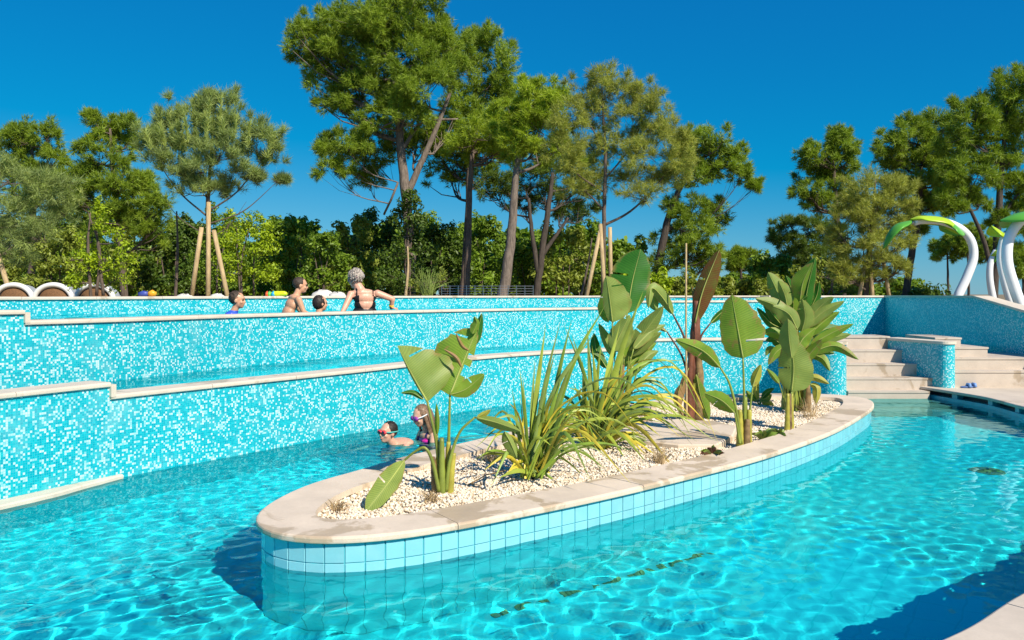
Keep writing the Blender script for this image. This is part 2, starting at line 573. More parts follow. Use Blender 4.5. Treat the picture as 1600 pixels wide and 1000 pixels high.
def pool_wall(label, P, zb, cuts, th=0.26, over=0.025, cth=0.042):
    """a mosaic wall with a coping that steps up at given photo columns: cuts = [(px_end, z_top), ...]"""
    N = normals2d(P)
    root = empty('mosaic_wall', (P[len(P) // 2].x, P[len(P) // 2].y, zb))
    tag(root, label, 'wall')
    i = 0; s = 0.0
    prev = None
    for (xe, zt) in cuts:
        j = i
        while j < len(P) - 1 and px_of(P[j]) < xe: j += 1
        if j <= i: continue
        s = wall_strip(root, P[i:j + 1], N[i:j + 1], zb, zt - cth, th, s)
        coping(root, P[i:j + 1], N[i:j + 1], -over, th + 0.012, zt - cth, zt, M_COP, 1.0)
        if prev is not None:                       # upright stone that closes the step
            lo, hi = min(prev, zt), max(prev, zt)
            t = (P[i + 1] - P[i]).normalized() * (1 if zt < prev else -1)
            c = P[i] + N[i] * (th / 2 - over / 2 + 0.004) + t * 0.02
            b = MB(); b.box((c.x, c.y, (lo + hi - cth) / 2 + 0.001), (0.046, th + over + 0.018, hi - lo - 0.002 + cth * 0.0), math.atan2(t.y, t.x))
            b.v = [(x, y, z) for x, y, z in b.v]
            b.build('step_stone', M_COP, root)
        prev = zt; i = j
    return root

random.seed(4)
pool_wall('low curved turquoise mosaic wall of the lowest pool, stepped pale coping', PATH_M, -0.88, [(166, 0.845), (1000, 0.735), (9999, 0.87)])
pool_wall('middle turquoise mosaic wall the upper bathers lean over, behind the low wall', PATH_U, -0.1, [(24, 1.455), (985, 1.355), (1195, 1.475), (9999, 1.572)])
pool_wall('rearmost mosaic wall of the top pool, right in front of the trees', PATH_B, 0.5, [(9999, 1.572)])

# -- right hand side wall, in shade, its top ramping down towards the viewer
root = empty('mosaic_wall', (8.45, 15, 0)); tag(root, 'shaded side wall on the right with its coping ramping down to the edge', 'wall')
SW = V2([(8.38, 18.1), (8.44, 16.5), (8.5, 14.7), (8.56, 13.2), (8.66, 10.5)])
SWz = [1.575, 1.575, 1.575, 1.31, 0.86]
b = MB(); uv = []
s = 40.0
for i, (p, z) in enumerate(zip(SW, SWz)):
    if i: s += (SW[i] - SW[i - 1]).length
    for (o, zz) in ((0, -0.2), (0, z - 0.04), (0.26, z - 0.04), (0.26, -0.2)):
        b.v.append((p.x + o, p.y, zz)); uv.append((s, zz))
for i in range(len(SW) - 1):
    for j in range(4):
        a = i * 4 + j; c = i * 4 + (j + 1) % 4
        b.f.append((a, c, c + 4, a + 4)); b.m.append(0)
b.build('wall', M_MOS, root, uvs=uv)
for i in range(len(SW) - 1):
    n = max(1, round((SW[i + 1] - SW[i]).length))
    for k in range(n):
        b = MB(); vs = []
        for t in (k / n + 0.002, (k + 1) / n - 0.002):
            p = SW[i].lerp(SW[i + 1], t); z = SWz[i] + (SWz[i + 1] - SWz[i]) * t
            vs += [(p.x - 0.025, p.y, z - 0.038), (p.x - 0.025, p.y, z + 0.002), (p.x + 0.275, p.y, z + 0.002), (p.x + 0.275, p.y, z - 0.038)]
        b.add(vs, [(0, 1, 5, 4), (1, 2, 6, 5), (2, 3, 7, 6), (3, 0, 4, 7), (3, 2, 1, 0), (4, 5, 6, 7)])
        b.build('coping_slab', M_COP, root)

# -- ground: one sheet behind the pools, out to the horizon
M_GROUND = simple('dry_ground', (0.22, 0.17, 0.10), 0.95, 0.3, 0.6)
gp = [(p + n * 0.2, 1.44) for p, n in zip(PATH_B[::6], normals2d(PATH_B)[::6])] + [(Vector((8.8, 18.3, 0)), 1.44), (Vector((8.75, 14.8, 0)), 1.44), (Vector((8.8, 13.2, 0)), 1.16), (Vector((8.9, 10.4, 0)), 0.6), (Vector((9.2, 8, 0)), 0.16)]
b = MB()
m = len(gp)
for i, (p, z) in enumerate(gp):
    a = math.pi * (1.02 - 1.08 * i / (m - 1))
    b.v += [(p.x, p.y, z), (p.x + math.cos(a) * 14, p.y + abs(math.sin(a)) * 14, max(1.4, z)), (math.cos(a) * 2600, math.sin(a) * 2600, 1.35)]
for i in range(m - 1):
    for k in (0, 1):
        b.f.append((i * 3 + k, i * 3 + k + 3, i * 3 + k + 4, i * 3 + k + 1)); b.m.append(0)
tag(b.build('ground', M_GROUND), kind='structure')

# -- pool floors
b = MB(); b.add([(-9, 0.8, -0.88), (10, 0.8, -0.88), (10, 14, -0.88), (-9, 14, -0.88)], [(0, 1, 2, 3)])
o = b.build('pool_floor', M_FLOOR); tag(o, kind='structure'); RECV.append(o)
def strip_between(A, B, z, n=80, k=6, off=0.0):
    Ar = resample(A, 0.2); Br = resample(B, 0.2)
    vs = []; fs = []
    for i in range(n + 1):
        a = Ar[min(len(Ar) - 1, round(i / n * (len(Ar) - 1)))]; c = Br[min(len(Br) - 1, round(i / n * (len(Br) - 1)))]
        for j in range(k + 1):
            p = a.lerp(c, j / k); vs.append((p.x, p.y, z))
    for i in range(n):
        for j in range(k):
            q = i * (k + 1) + j
            fs.append((q, q + k + 1, q + k + 2, q + 1))
    return vs, fs
for (A, Bp, z) in ((PATH_M, PATH_U, -0.1), (PATH_U, PATH_B, 0.55)):
    b = MB(); b.add(*strip_between(A, Bp, z))
    o = b.build('pool_floor', M_FLOOR); tag(o, kind='structure'); RECV.append(o)
b = MB(); b.add([(4.4, 13.4, -0.095), (8.5, 13.4, -0.095), (8.5, 18.2, -0.095), (4.4, 16.8, -0.095)], [(0, 1, 2, 3)])
o = b.build('pool_floor', M_FLOOR); tag(o, kind='structure'); RECV.append(o)

# -- water: real waves, so that the sun is focused through them
def wave_field(n, size, seed, lam=0.42, spread=0.55, amp=0.009):
    rng = np.random.default_rng(seed)
    k = np.fft.fftfreq(n, size / n) * 2 * np.pi
    kx, ky = np.meshgrid(k, k, indexing='ij')
    kk = np.hypot(kx, ky) + 1e-6
    k0 = 2 * np.pi / lam
    spec = np.exp(-0.5 * (np.log(kk / k0) / spread) ** 2) / kk
    ph = np.fft.fft2(rng.standard_normal((n, n)))
    h = np.real(np.fft.ifft2(ph * spec))
    h /= h.std()
    k1 = 2 * np.pi / 3.0
    e = np.real(np.fft.ifft2(np.fft.fft2(rng.standard_normal((n, n))) * np.exp(-0.5 * (kk / k1) ** 2)))
    e = 0.5 + 0.5 * np.clip(e / e.std() * 0.7 + 0.6, 0, 1.6)
    return h * e * amp

def water_grid(name, x0, x1, y0, y1, z, res, seed, amp, keep=None, lam=0.42, rings=()):
    n = 512; size = n * res
    h = wave_field(n, size, seed, lam=lam, amp=amp)
    nx = int((x1 - x0) / res); ny = int((y1 - y0) / res)
    I, J = np.meshgrid(np.arange(nx + 1), np.arange(ny + 1), indexing='ij')
    X = x0 + I * res; Y = y0 + J * res
    Z = z + h[I % n, J % n]
    for (rx, ry, a_, wl_) in rings:                # ripples spreading from a swimmer
        r_ = np.hypot(X - rx, (Y - ry))
        Z = Z + a_ * np.cos(r_ * 2 * np.pi / wl_) * np.exp(-r_ / 0.55) * np.clip(r_ / 0.2, 0, 1)
    v = np.stack([X, Y, Z], -1).reshape(-1, 3)
    q = (np.arange(nx)[:, None] * (ny + 1) + np.arange(ny)[None, :]).ravel()
    f = np.stack([q, q + ny + 1, q + ny + 2, q + 1], -1)
    if keep is not None:
        cx = v[f].mean(1)
        f = f[keep(cx[:, 0], cx[:, 1])]
        used = np.unique(f); rm = np.full(len(v), -1); rm[used] = np.arange(len(used))
        v = v[used]; f = rm[f]
    o = np_mesh(name, v, f, M_WATER, smooth=True)
    tag(o, kind='structure')
    o.cycles.is_caustics_caster = True
    return o

def path_y(P):
    xs = np.array([p.x for p in P]); ys = np.array([p.y for p in P])
    o = np.argsort(xs)
    return lambda x: np.interp(x, xs[o], ys[o])
yM, yU, yB = path_y(PATH_M), path_y(PATH_U), path_y(PATH_B)
water_grid('water', -6.0, 8.4, 1.4, 13.5, 0.0, 0.0285, 11, 0.0009, lambda x, y: (y < yM(x) + 0.2), lam=0.205, rings=((-1.32, 8.5, 0.0045, 0.17), (-1.0, 8.75, 0.004, 0.14), (-1.15, 8.2, 0.003, 0.11)))
water_grid('water', -7.2, 8.45, 3.0, 18.2, Z_MID, 0.045, 5, 0.0035, lambda x, y: (y > yM(x) + 0.12) & (y < yU(x) + 0.15) & ((x < 4.9) | (y > 13.85)), lam=0.5)
water_grid('water', -8.0, 8.5, 3.2, 19.0, Z_UP, 0.05, 7, 0.004, lambda x, y: (y > yU(x) + 0.12) & (y < yB(x) + 0.15), lam=0.5)

# -- deck on the viewer's side of the pool, its coping and the overflow gutter under it
Z_DECK = 0.165
NR = normals2d(PATH_R)
b = MB()
m = len(PATH_R)
inner = [p + n * 0.34 for p, n in zip(PATH_R, NR)]
for i, p in enumerate(inner):
    t = i / (m - 1)
    if t < 0.35:
        q = Vector((8.75 + 60 * max(0, t - 0.12), 12.7 - 20 * t, 0))
    else:
        a = (0.5 - (t - 0.35) / 0.65 * 3.1) * 1.0
        q = Vector((45 * math.cos(a) , 45 * math.sin(a) - 8, 0))
    b.v += [(p.x, p.y, Z_DECK - 0.002), (q.x, q.y, Z_DECK - 0.002)]
for i in range(m - 1):
    b.f.append((i * 2, i * 2 + 2, i * 2 + 3, i * 2 + 1)); b.m.append(0)
tag(b.build('deck', M_DECK), kind='structure')
root = empty('pool_edge', (PATH_R[20].x, PATH_R[20].y, 0)); tag(root, 'curved pool edge along the deck with dark overflow gutter slots under pale stone', 'pool edge')
M_EDGE = simple('edge_tile', (0.05, 0.42, 0.52), 0.3)
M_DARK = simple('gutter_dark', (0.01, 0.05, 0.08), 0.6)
vs, fs = sweep(PATH_R, NR, [(0.03, -0.88), (0.03, 0.05), (0.3, 0.05), (0.3, -0.88)])
b = MB(); b.add(vs, fs); RECV.append(b.build('edge_wall', M_EDGE, root))
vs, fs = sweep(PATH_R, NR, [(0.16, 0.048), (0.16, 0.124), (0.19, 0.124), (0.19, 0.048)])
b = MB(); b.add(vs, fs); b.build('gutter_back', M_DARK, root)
for i in range(0, 160, 7):
    p, n = PATH_R[i], NR[i]
    c = p + n * 0.11
    b = MB(); b.box((c.x, c.y, 0.087), (0.10, 0.13, 0.076), math.atan2(n.y, n.x) - math.pi / 2)
    b.build('gutter_post', M_EDGE, root)
coping(root, PATH_R, NR, 0.0, 0.338, 0.122, Z_DECK, M_DECK, 1.2)

# -- stone ledge just above the water at the left edge
root = empty('stone_ledge', (-3.7, 6.3, 0)); tag(root, 'low pale stone ledge at the waterline of the low mosaic wall, left edge', 'ledge')
i0 = min(range(len(PATH_M)), key=lambda i: abs(PATH_M[i].y - 4.2)); i1 = min(range(len(PATH_M)), key=lambda i: abs(px_of(PATH_M[i]) - 190))
LP = [p.copy() for p in PATH_M[i0:i1 + 1]]; LN = normals2d(LP)
wd = [0.17 * min(1, (len(LP) - 1 - i) / 9 + 0.25) for i in range(len(LP))]
b = MB(); vs = []
for p, n, w in zip(LP, LN, wd):
    for (o, z) in ((-w, -0.03), (-w, 0.024), (-w + 0.012, 0.034), (-0.002, 0.034), (-0.002, -0.03)):
        q = p + n * o; vs.append((q.x, q.y, z))
fs = []
for i in range(len(LP) - 1):
    for j in range(5):
        a = i * 5 + j; c = i * 5 + (j + 1) % 5
        fs.append((a, c, c + 5, a + 5))
fs.append((4, 3, 2, 1, 0)); fs.append(tuple((len(LP) - 1) * 5 + j for j in range(5)))
b.add(vs, fs); b.build('slab', M_COP, root)

# -- stairs out of the pool between two rounded mosaic piers
def rounded_pier(label, A, Bp, w, zb, zt):
    """wall from A (far) to B (near) in plan with a round near end"""
    A, Bp = Vector((*A, 0)), Vector((*Bp, 0))
    t = (Bp - A).normalized(); n = Vector((-t.y, t.x, 0))
    P = [A - n * w, Bp - n * w]
    for k in range(1, 12):
        a = math.pi * k / 12
        P.append(Bp - n * w * math.cos(a) + t * w * math.sin(a) * 0.85)
    P += [Bp + n * w, A + n * w]
    root = empty('mosaic_pier', (Bp.x, Bp.y, zb)); tag(root, label, 'pier')
    b = MB(); uv = []; s = 0
    P2 = []
    for a, c in zip(P, P[1:]): P2 += [a]
    P2.append(P[-1])
    for i, p in enumerate(P2):
        if i: s += (P2[i] - P2[i - 1]).length
        b.v += [(p.x, p.y, zb), (p.x, p.y, zt - 0.042)]; uv += [(s, zb), (s, zt)]
    for i in range(len(P2) - 1):
        b.f.append((2 * i, 2 * i + 2, 2 * i + 3, 2 * i + 1)); b.m.append(0)
    RECV.append(b.build('wall', M_MOS, root, uvs=uv))
    cen = (A + Bp) / 2
    Q = [p + (p - (A if (p - A).length < (p - Bp).length else Bp)).normalized() * 0.02 for p in P2]
    b = MB(); k = len(Q)
    b.v = [(p.x, p.y, zt - 0.041) for p in Q] + [(p.x, p.y, zt + 0.001) for p in Q]
    b.f = [tuple(range(k, 2 * k)), tuple(reversed(range(k)))] + [(i, (i + 1) % k, (i + 1) % k + k, i + k) for i in range(k)]
    b.m = [0] * len(b.f)
    b.build('coping_slab', M_COP, root)
    return root
rounded_pier('rounded mosaic pier left of the stone stairs, half hidden by the leafy plant', (4.72, 13.2), (4.96, 12.35), 0.2, -0.88, 0.872)
rounded_pier('rounded mosaic pier right of the stone stairs, sunlit at its near end', (6.40, 13.5), (6.73, 12.40), 0.13, -0.88, 0.874)

root = empty('stone_stairs', (5.7, 12.3, -0.88)); tag(root, 'pale stone stairs leading down into the pool between the mosaic piers', 'stairs')
tops = [0.874, 0.665, 0.465, 0.27, 0.09, -0.09, -0.27, -0.45]
fronts = [13.40, 13.10, 12.80, 12.50, 12.26, 11.95, 11.65, 11.35]
for k, (z, y) in enumerate(zip(tops, fronts)):
    yb = 13.95 if k == 0 else fronts[k - 1] + 0.01
    b = MB()
    x0, x1 = 5.10, 6.33 + 0.095 * k
    if k >= 4: x0, x1 = 5.15, 6.40
    b.box(((x0 + x1) / 2, (y + yb) / 2, (z - 0.88) / 2 - 0.0), (x1 - x0, yb - y, z + 0.88))
    RECV.append(b.build('step', M_STEP, root))
    b = MB(); b.box(((x0 + x1) / 2, y + 0.155 if k else (y + yb) / 2, z + 0.012), (x1 - x0 - 0.004, 0.33 if k else yb - y + 0.03, 0.026))
    RECV.append(b.build('tread', M_STEP, root))

root = empty('stone_stairs', (7.2, 12.6, 0)); tag(root, 'stepped pale stone blocks descending rightward from the stairs to the deck', 'stairs')
for (x0, x1, y0, y1, z0, z1) in ((6.86, 7.28, 12.98, 13.95, 0.0, 0.90), (6.86, 7.62, 12.82, 13.94, -0.05, 0.755), (6.85, 8.53, 12.66, 13.93, -0.05, 0.60), (6.84, 8.54, 12.40, 12.8, -0.05, 0.415)):
    b = MB(); b.box(((x0 + x1) / 2, (y0 + y1) / 2, (z0 + z1 - 0.03) / 2), (x1 - x0, y1 - y0, z1 - z0 - 0.03)); b.build('step', M_STEP, root)
    b = MB(); b.box(((x0 + x1) / 2 + 0.006, (y0 + y1) / 2 - 0.006, z1 - 0.015), (x1 - x0 + 0.012, y1 - y0 + 0.012, 0.03)); b.build('tread', M_STEP, root)

# ------------------------------------------------------------------ planter island
IS_PX = [(395, 812), (403, 832), (448, 844), (520, 848), (650, 836), (800, 808), (950, 777), (1100, 741), (1200, 714), (1300, 678), (1350, 650), (1366, 636), (1356, 625), (1310, 619), (1220, 617), (1130, 619), (1020, 628), (900, 652), (760, 687), (625, 719), (557, 740), (490, 758), (430, 785)]
Z_IC = 0.215
ISL = []
for (x, y) in IS_PX:
    p = G(x, y, 0.19); ISL.append(Vector((p.x, p.y, 0)))
ISL = resample(catmull(ISL, 12, True), 0.1, True)
for _ in range(6):
    ISL = [(ISL[i - 1] + ISL[i] * 2 + ISL[(i + 1) % len(ISL)]) / 4 for i in range(len(ISL))]
NI = normals2d(ISL, True)
isl = empty('planter_island', (1.3, 7.6, 0)); tag(isl, 'oval planter island in the pool with pale coping and light blue tiles', 'planter')
PI_ = ISL + [ISL[0]]; NI_ = NI + [NI[0]]
vs, fs = sweep(PI_, NI_, [(0.037, -0.88), (0.037, 0.171), (0.30, 0.171), (0.30, 0.05), (0.26, -0.88)])
b = MB(); b.add(vs, fs[:-2])
iwall = b.build('wall', M_GROUT, isl); RECV.append(iwall)
coping(isl, PI_, NI_, 0.0, 0.36, 0.171, Z_IC, M_COPI, 1.55)
# tiles
TW = 0.1155
TP = resample([p + n * 0.037 for p, n in zip(ISL, NI)], TW, True)
TN = normals2d(TP, True)
step = (TP[1] - TP[0]).length
g = 0.0045
def tile_geo(w, h, t, b=0.0022):
    x, z = w / 2, h / 2
    vs = [(-x, 0, -z), (x, 0, -z), (x, 0, z), (-x, 0, z), (-x + b, -t, -z + b), (x - b, -t, -z + b), (x - b, -t, z - b), (-x + b, -t, z - b)]
    fs = [(4, 5, 6, 7), (0, 1, 5, 4), (1, 2, 6, 5), (2, 3, 7, 6), (3, 0, 4, 7)]
    return vs, fs
tv, tf = tile_geo(step - g, TW - g, 0.0075)
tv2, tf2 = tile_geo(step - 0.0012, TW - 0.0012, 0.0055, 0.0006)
tme2 = bpy.data.meshes.new('tile'); tme2.from_pydata(tv2, [], tf2); tme2.materials.append(M_TILE_SCATTER)
tme = bpy.data.meshes.new('tile'); tme.from_pydata(tv, [], tf); tme.materials.append(M_TILE)
rest = MB(); rest2 = MB(); ntile = 0
for i in range(len(TP)):
    a, c = TP[i], TP[(i + 1) % len(TP)]
    mid = (a + c) / 2; t = (c - a).normalized(); n = Vector((-t.y, t.x, 0))
    ang = math.atan2(t.y, t.x)
    front = n.dot(Vector((mid.x, mid.y, 0)).normalized()) > -0.05
    for r in range(9):
        z = 0.168 - TW * (r + 0.5)
        jit = random.uniform(-0.0006, 0.0006)
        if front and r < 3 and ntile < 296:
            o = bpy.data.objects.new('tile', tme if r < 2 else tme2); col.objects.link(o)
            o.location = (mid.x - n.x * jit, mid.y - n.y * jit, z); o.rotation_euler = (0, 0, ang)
            o.parent = iwall
            o.matrix_parent_inverse = Matrix.Translation(-isl.location) @ Matrix.Identity(4)
            o.matrix_parent_inverse = (isl.matrix_basis @ iwall.matrix_parent_inverse @ iwall.matrix_basis).inverted()
            RECV.append(o); ntile += 1
        else:
            R = Matrix.Rotation(ang, 3, 'Z')
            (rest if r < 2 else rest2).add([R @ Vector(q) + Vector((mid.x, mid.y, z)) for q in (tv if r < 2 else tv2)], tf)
o = rest2.build('water_scatter_tile_rows', M_TILE_SCATTER, iwall); o['kind'] = 'stuff'; RECV.append(o)  # rows under water, brightened by colour in place of light scattered there
o = rest.build('tile_rows', M_TILE, iwall); o['kind'] = 'stuff'; RECV.append(o)
# soil and gravel
INN = [p + n * 0.33 for p, n in zip(ISL, NI)]
def inside(poly):
    px = np.array([p.x for p in poly]); py = np.array([p.y for p in poly])
    def f(X, Y):
        c = np.zeros(X.shape, bool)
        j = len(px) - 1
        for i in range(len(px)):
            m_ = ((py[i] > Y) != (py[j] > Y)) & (X < (px[j] - px[i]) * (Y - py[i]) / (py[j] - py[i] + 1e-12) + px[i])
            c ^= m_; j = i
        return c
    return f
in_bed = inside(INN)
Z_BED = 0.165
def bed_z(X, Y):
    return Z_BED + 0.018 * np.sin(X * 2.1 + 0.6) * np.sin(Y * 1.7) + 0.012 * np.sin(X * 5.3 + Y * 4.1)
b = MB(); b.v = [(p.x, p.y, 0.135) for p in INN]; b.f = [tuple(range(len(INN)))]; b.m = [0]
b.build('soil', simple('bed_soil', (0.45, 0.37, 0.26), 0.95, 0.3, 9), isl)
rng = np.random.default_rng(3)
ng = 160000
X = rng.uniform(-1.7, 4.8, ng); Y = rng.uniform(4.3, 11.2, ng)
k = in_bed(X, Y); X, Y = X[k], Y[k]
Zg = bed_z(X, Y) + rng.uniform(-0.008, 0.005, len(X))
ico = np.array([(1, 0, 0), (-1, 0, 0), (0, 1, 0), (0, -1, 0), (0, 0, 1), (0, 0, -1)], float)
icof = np.array([(0, 2, 4), (2, 1, 4), (1, 3, 4), (3, 0, 4), (2, 0, 5), (1, 2, 5), (3, 1, 5), (0, 3, 5)])
S = rng.uniform(0.0095, 0.017, (len(X), 1)) * np.concatenate([rng.uniform(0.8, 1.3, (len(X), 2)), rng.uniform(0.6, 0.9, (len(X), 1))], 1)
vv = ico[None] * (1 + rng.uniform(-0.25, 0.25, (len(X), 6, 1)))
th = rng.uniform(0, 6.28, len(X)); cs, sn = np.cos(th), np.sin(th)
vv = vv * S[:, None, :]
vx = vv[..., 0] * cs[:, None] - vv[..., 1] * sn[:, None]; vy = vv[..., 0] * sn[:, None] + vv[..., 1] * cs[:, None]
vv = np.stack([vx + X[:, None], vy + Y[:, None], vv[..., 2] + Zg[:, None]], -1).reshape(-1, 3)
ff = (icof[None] + 6 * np.arange(len(X))[:, None, None]).reshape(-1, 3)
mg, nt, pb = new_mat('white_gravel')
at = nt.nodes.new('ShaderNodeAttribute'); at.attribute_name = 'var'
nt.links.new(ramp(nt, at.outputs['Fac'], [(0.0, (0.48, 0.36, 0.22)), (0.25, (0.72, 0.58, 0.42)), (0.7, (0.80, 0.70, 0.55)), (1.0, (0.84, 0.78, 0.67))]), pb.inputs['Base Color'])
pb.inputs['Roughness'].default_value = 0.85
o = np_mesh('gravel', vv, ff, mg, var=np.repeat(rng.random(len(X)), 6))
tag(o, 'cream white pebbles covering the planter bed', 'gravel', kind='stuff')

# ================================================================== plants on the island
M_PAD = paddle_mat('paddle_green', (0.10, 0.20, 0.020), (0.22, 0.32, 0.035))
M_PADP = paddle_mat('paddle_pale', (0.16, 0.225, 0.050), (0.27, 0.34, 0.08), brown=0.66)
M_PADD = paddle_mat('paddle_deep', (0.025, 0.12, 0.012), (0.05, 0.175, 0.02), brown=0.7)
M_PADY = paddle_mat('paddle_yellow', (0.34, 0.33, 0.045), (0.42, 0.38, 0.07), brown=0.6)
M_PADR = paddle_mat('paddle_red', (0.13, 0.035, 0.015), (0.11, 0.12, 0.02), edge=(0.16, 0.06, 0.02), brown=0.56, rough=0.26)
M_PADB = paddle_mat('paddle_dry', (0.28, 0.15, 0.07), (0.40, 0.25, 0.13), brown=0.5, rough=0.7)
M_STEM = simple('stem_green', (0.22, 0.27, 0.045), 0.4, 0.3, 5)
M_STEMY = simple('stem_yellow', (0.36, 0.33, 0.05), 0.45, 0.35, 6)
M_STEMR = simple('stem_maroon', (0.15, 0.055, 0.03), 0.5, 0.4, 6)
M_SHEATH = simple('sheath_brown', (0.20, 0.13, 0.055), 0.7, 0.5, 14)
M_RIB = simple('midrib', (0.34, 0.38, 0.09), 0.4, 0.15, 5)
M_SW1 = simple('sword_green', (0.17, 0.26, 0.03), 0.42, 0.35, 4)
M_SW2 = simple('sword_olive', (0.27, 0.33, 0.038), 0.42, 0.3, 4)
M_SW3 = simple('sword_yellow', (0.52, 0.43, 0.04), 0.5, 0.35, 5)
M_SW4 = simple('sword_grey_green', (0.20, 0.27, 0.06), 0.45, 0.25, 4)
M_STRAW = simple('straw', (0.52, 0.38, 0.20), 0.9, 0.3, 20)

def path3(pts, D, dD=0.0, n=8):
    """photo points at depth D..D+dD -> smooth 3D path"""
    P = []
    m = len(pts) - 1
    for i, q in enumerate(pts):
        d = q[2] if len(q) > 2 else D + dD * i / max(1, m)
        P.append(W(q[0], q[1], d))
    return catmull(P, n) if len(P) > 2 else [P[0].lerp(P[-1], k / n) for k in range(n + 1)]

def paddle(plant, D, blade, wl, wr, pet=None, dD=0.0, fold=0.45, mat=None, stem=None, r=0.013, peak=0.42, tears=(), rib=True, wave=0.05, blunt=0.72):
    """one broad leaf: midrib through photo points `blade`, half widths wl / wr in photo pixels, stalk through `pet`"""
    tears = set(tears)
    for side, w_ in ((-1, wl), (1, wr)):
        if w_ > 11 and not tears and random.random() < 0.75:
            tears |= {(random.randint(4, 13), side)}
    C = resample(path3(blade, D, dD, 12), 0.001 + sum((W(*a[:2], D) - W(*b_[:2], D)).length for a, b_ in zip(blade, blade[1:])) / 16)
    n = len(C) - 1
    k = 4
    kink = [random.uniform(-0.07, 0.07) for _ in range(2 * (n + 1))]
    vs = []; uv = []; fs = []
    sgn = random.choice((-1, 1)); ph = random.random() * 6
    for i, p in enumerate(C):
        t = i / n
        a, c = C[max(i - 1, 0)], C[min(i + 1, n)]
        tv = (c - a).normalized()
        view = Vector((p.x, p.y, p.z - EYE)).normalized()
        lat = view.cross(tv)
        if lat.length < 1e-4: lat = Vector((1, 0, 0))
        lat.normalize()
        out = lat.cross(tv).normalized()
        if out.dot(view) < 0: out = -out
        tt = t ** (math.log(0.5) / math.log(peak))
        prof = max(0.0, math.sin(math.pi * min(tt, 1))) ** blunt
        for j in range(-k, k + 1):
            s = j / k
            wpx = wr if s > 0 else wl
            wm = wpx / F * p.y * prof * (1 + kink[i * 2 + (s > 0)] * min(1, wpx / 14))
            x = abs(s) * wm
            bend = fold * x + 0.25 * fold * x * abs(s)
            rip = wave * wm * math.sin(t * 16 + ph + sgn * s * 2) * abs(s)
            droop = -0.15 * x * abs(s)
            q = p + lat * (x if s > 0 else -x) + out * (bend + rip) + Vector((0, 0, droop * 0.3))
            vs.append(q); uv.append((t, s))
    m = 2 * k + 1
    for i in range(n):
        for j in range(2 * k):
            side = 1 if j >= k else -1
            if (i, side) in tears and (j < k - 1 or j > k): continue
            fs.append((i * m + j, i * m + j + 1, (i + 1) * m + j + 1, (i + 1) * m + j))
    for (i, side) in tears:                       # the torn edge closes to a narrow slit
        if i + 1 > n: continue
        for j in range(k + 1):
            c_ = k + side * j
            vs[(i + 1) * m + c_] = vs[(i + 1) * m + c_].lerp(vs[i * m + c_], 0.55)
    b = MB(); b.add(vs, fs)
    o = b.build('leaf', mat or M_PAD, plant, smooth=True, uvs=uv)
    if rib:
        b = MB()
        view = Vector((0, -1, 0))
        b.tube([p + view * 0.002 for p in C], [max(0.0012, r * 0.62 * (1 - 0.85 * i / n)) for i in range(n + 1)], 6)
        b.build('midrib', M_RIB, o, smooth=True)
    if pet:
        P = path3(list(pet) + [blade[0]], D, 0.0, 8)
        b = MB(); m_ = len(P) - 1
        b.tube(P, [r * (1.35 - 0.7 * i / m_) for i in range(m_ + 1)], 8)
        b.build('stalk', stem or M_STEM, o, smooth=True)
    return o

def sheath(plant, D, pts, r0, r1, mat, name='stem', n=10):
    P = path3(pts, D)
    b = MB(); m = len(P) - 1
    b.tube(P, [(r0 + (r1 - r0) * i / m) / F * D * (1 + 0.06 * math.sin(i * 1.9)) for i in range(m + 1)], n)
    return b.build(name, mat, plant, smooth=True)

def sword(plant, pts, D, w, mat, dD=0.0, fold=0.35, twist=0.0):
    """a long strap leaf through photo points"""
    C = path3(pts, D, dD, 6)
    n = len(C) - 1
    b = MB(); vs = []
    for i, p in enumerate(C):
        t = i / n
        tv = (C[min(i + 1, n)] - C[max(i - 1, 0)]).normalized()
        view = Vector((p.x, p.y, p.z - EYE)).normalized()
        lat = tv.cross(view)
        if lat.length < 1e-4: lat = Vector((1, 0, 0))
        lat.normalize(); out = lat.cross(tv)
        if out.dot(view) < 0: out = -out
        a = twist + 0.5 * math.sin(t * 3 + twist * 5)
        l2 = lat * math.cos(a) + out * math.sin(a); o2 = out * math.cos(a) - lat * math.sin(a)
        ww = w / F * p.y * 0.5 * (0.75 + 0.5 * math.sin(math.pi * min(1, t * 1.15))) * (1 - max(0, (t - 0.55) / 0.45) ** 1.6 * 0.97)
        vs += [p - l2 * ww + o2 * ww * fold, p, p + l2 * ww + o2 * ww * fold]
    fs = []
    for i in range(n):
        q = i * 3
        fs += [(q, q + 1, q + 4, q + 3), (q + 1, q + 2, q + 5, q + 4)]
    b.add(vs, fs)
    return b.build('leaf', mat, plant, smooth=True)

random.seed(12)
# ---- A: torn strelitzia at the near end
p0 = G(690, 772, Z_BED); D = p0.y
A = empty('strelitzia_plant', p0); tag(A, 'paddle leaved plant with torn leaves, nearest the rounded left end of the island', 'plant')
paddle(A, D, [(668, 628), (641, 580), (621, 540)], 3, 66, [(686, 768), (683, 700)], dD=-0.05, fold=0.30, mat=M_PADP, peak=0.36, blunt=0.8)
paddle(A, D + 0.06, [(703, 618), (722, 570), (746, 512)], 52, 13, [(698, 768), (701, 690)], dD=0.15, fold=0.25, mat=M_PAD, peak=0.45, tears={(6, 1), (7, 1), (9, 1), (10, 1), (13, -1), (5, 1)}, blunt=0.55)
paddle(A, D + 0.2, [(742, 540), (748, 512), (753, 489)], 7, 7, fold=0.9, mat=M_PADD, r=0.004)
paddle(A, D + 0.15, [(738, 522), (745, 505), (741, 494)], 9, 5, fold=0.6, mat=M_PAD, r=0.004)
paddle(A, D + 0.04, [(703, 617), (728, 608), (757, 584)], 14, 12, fold=0.35, mat=M_PAD, r=0.006, peak=0.5)
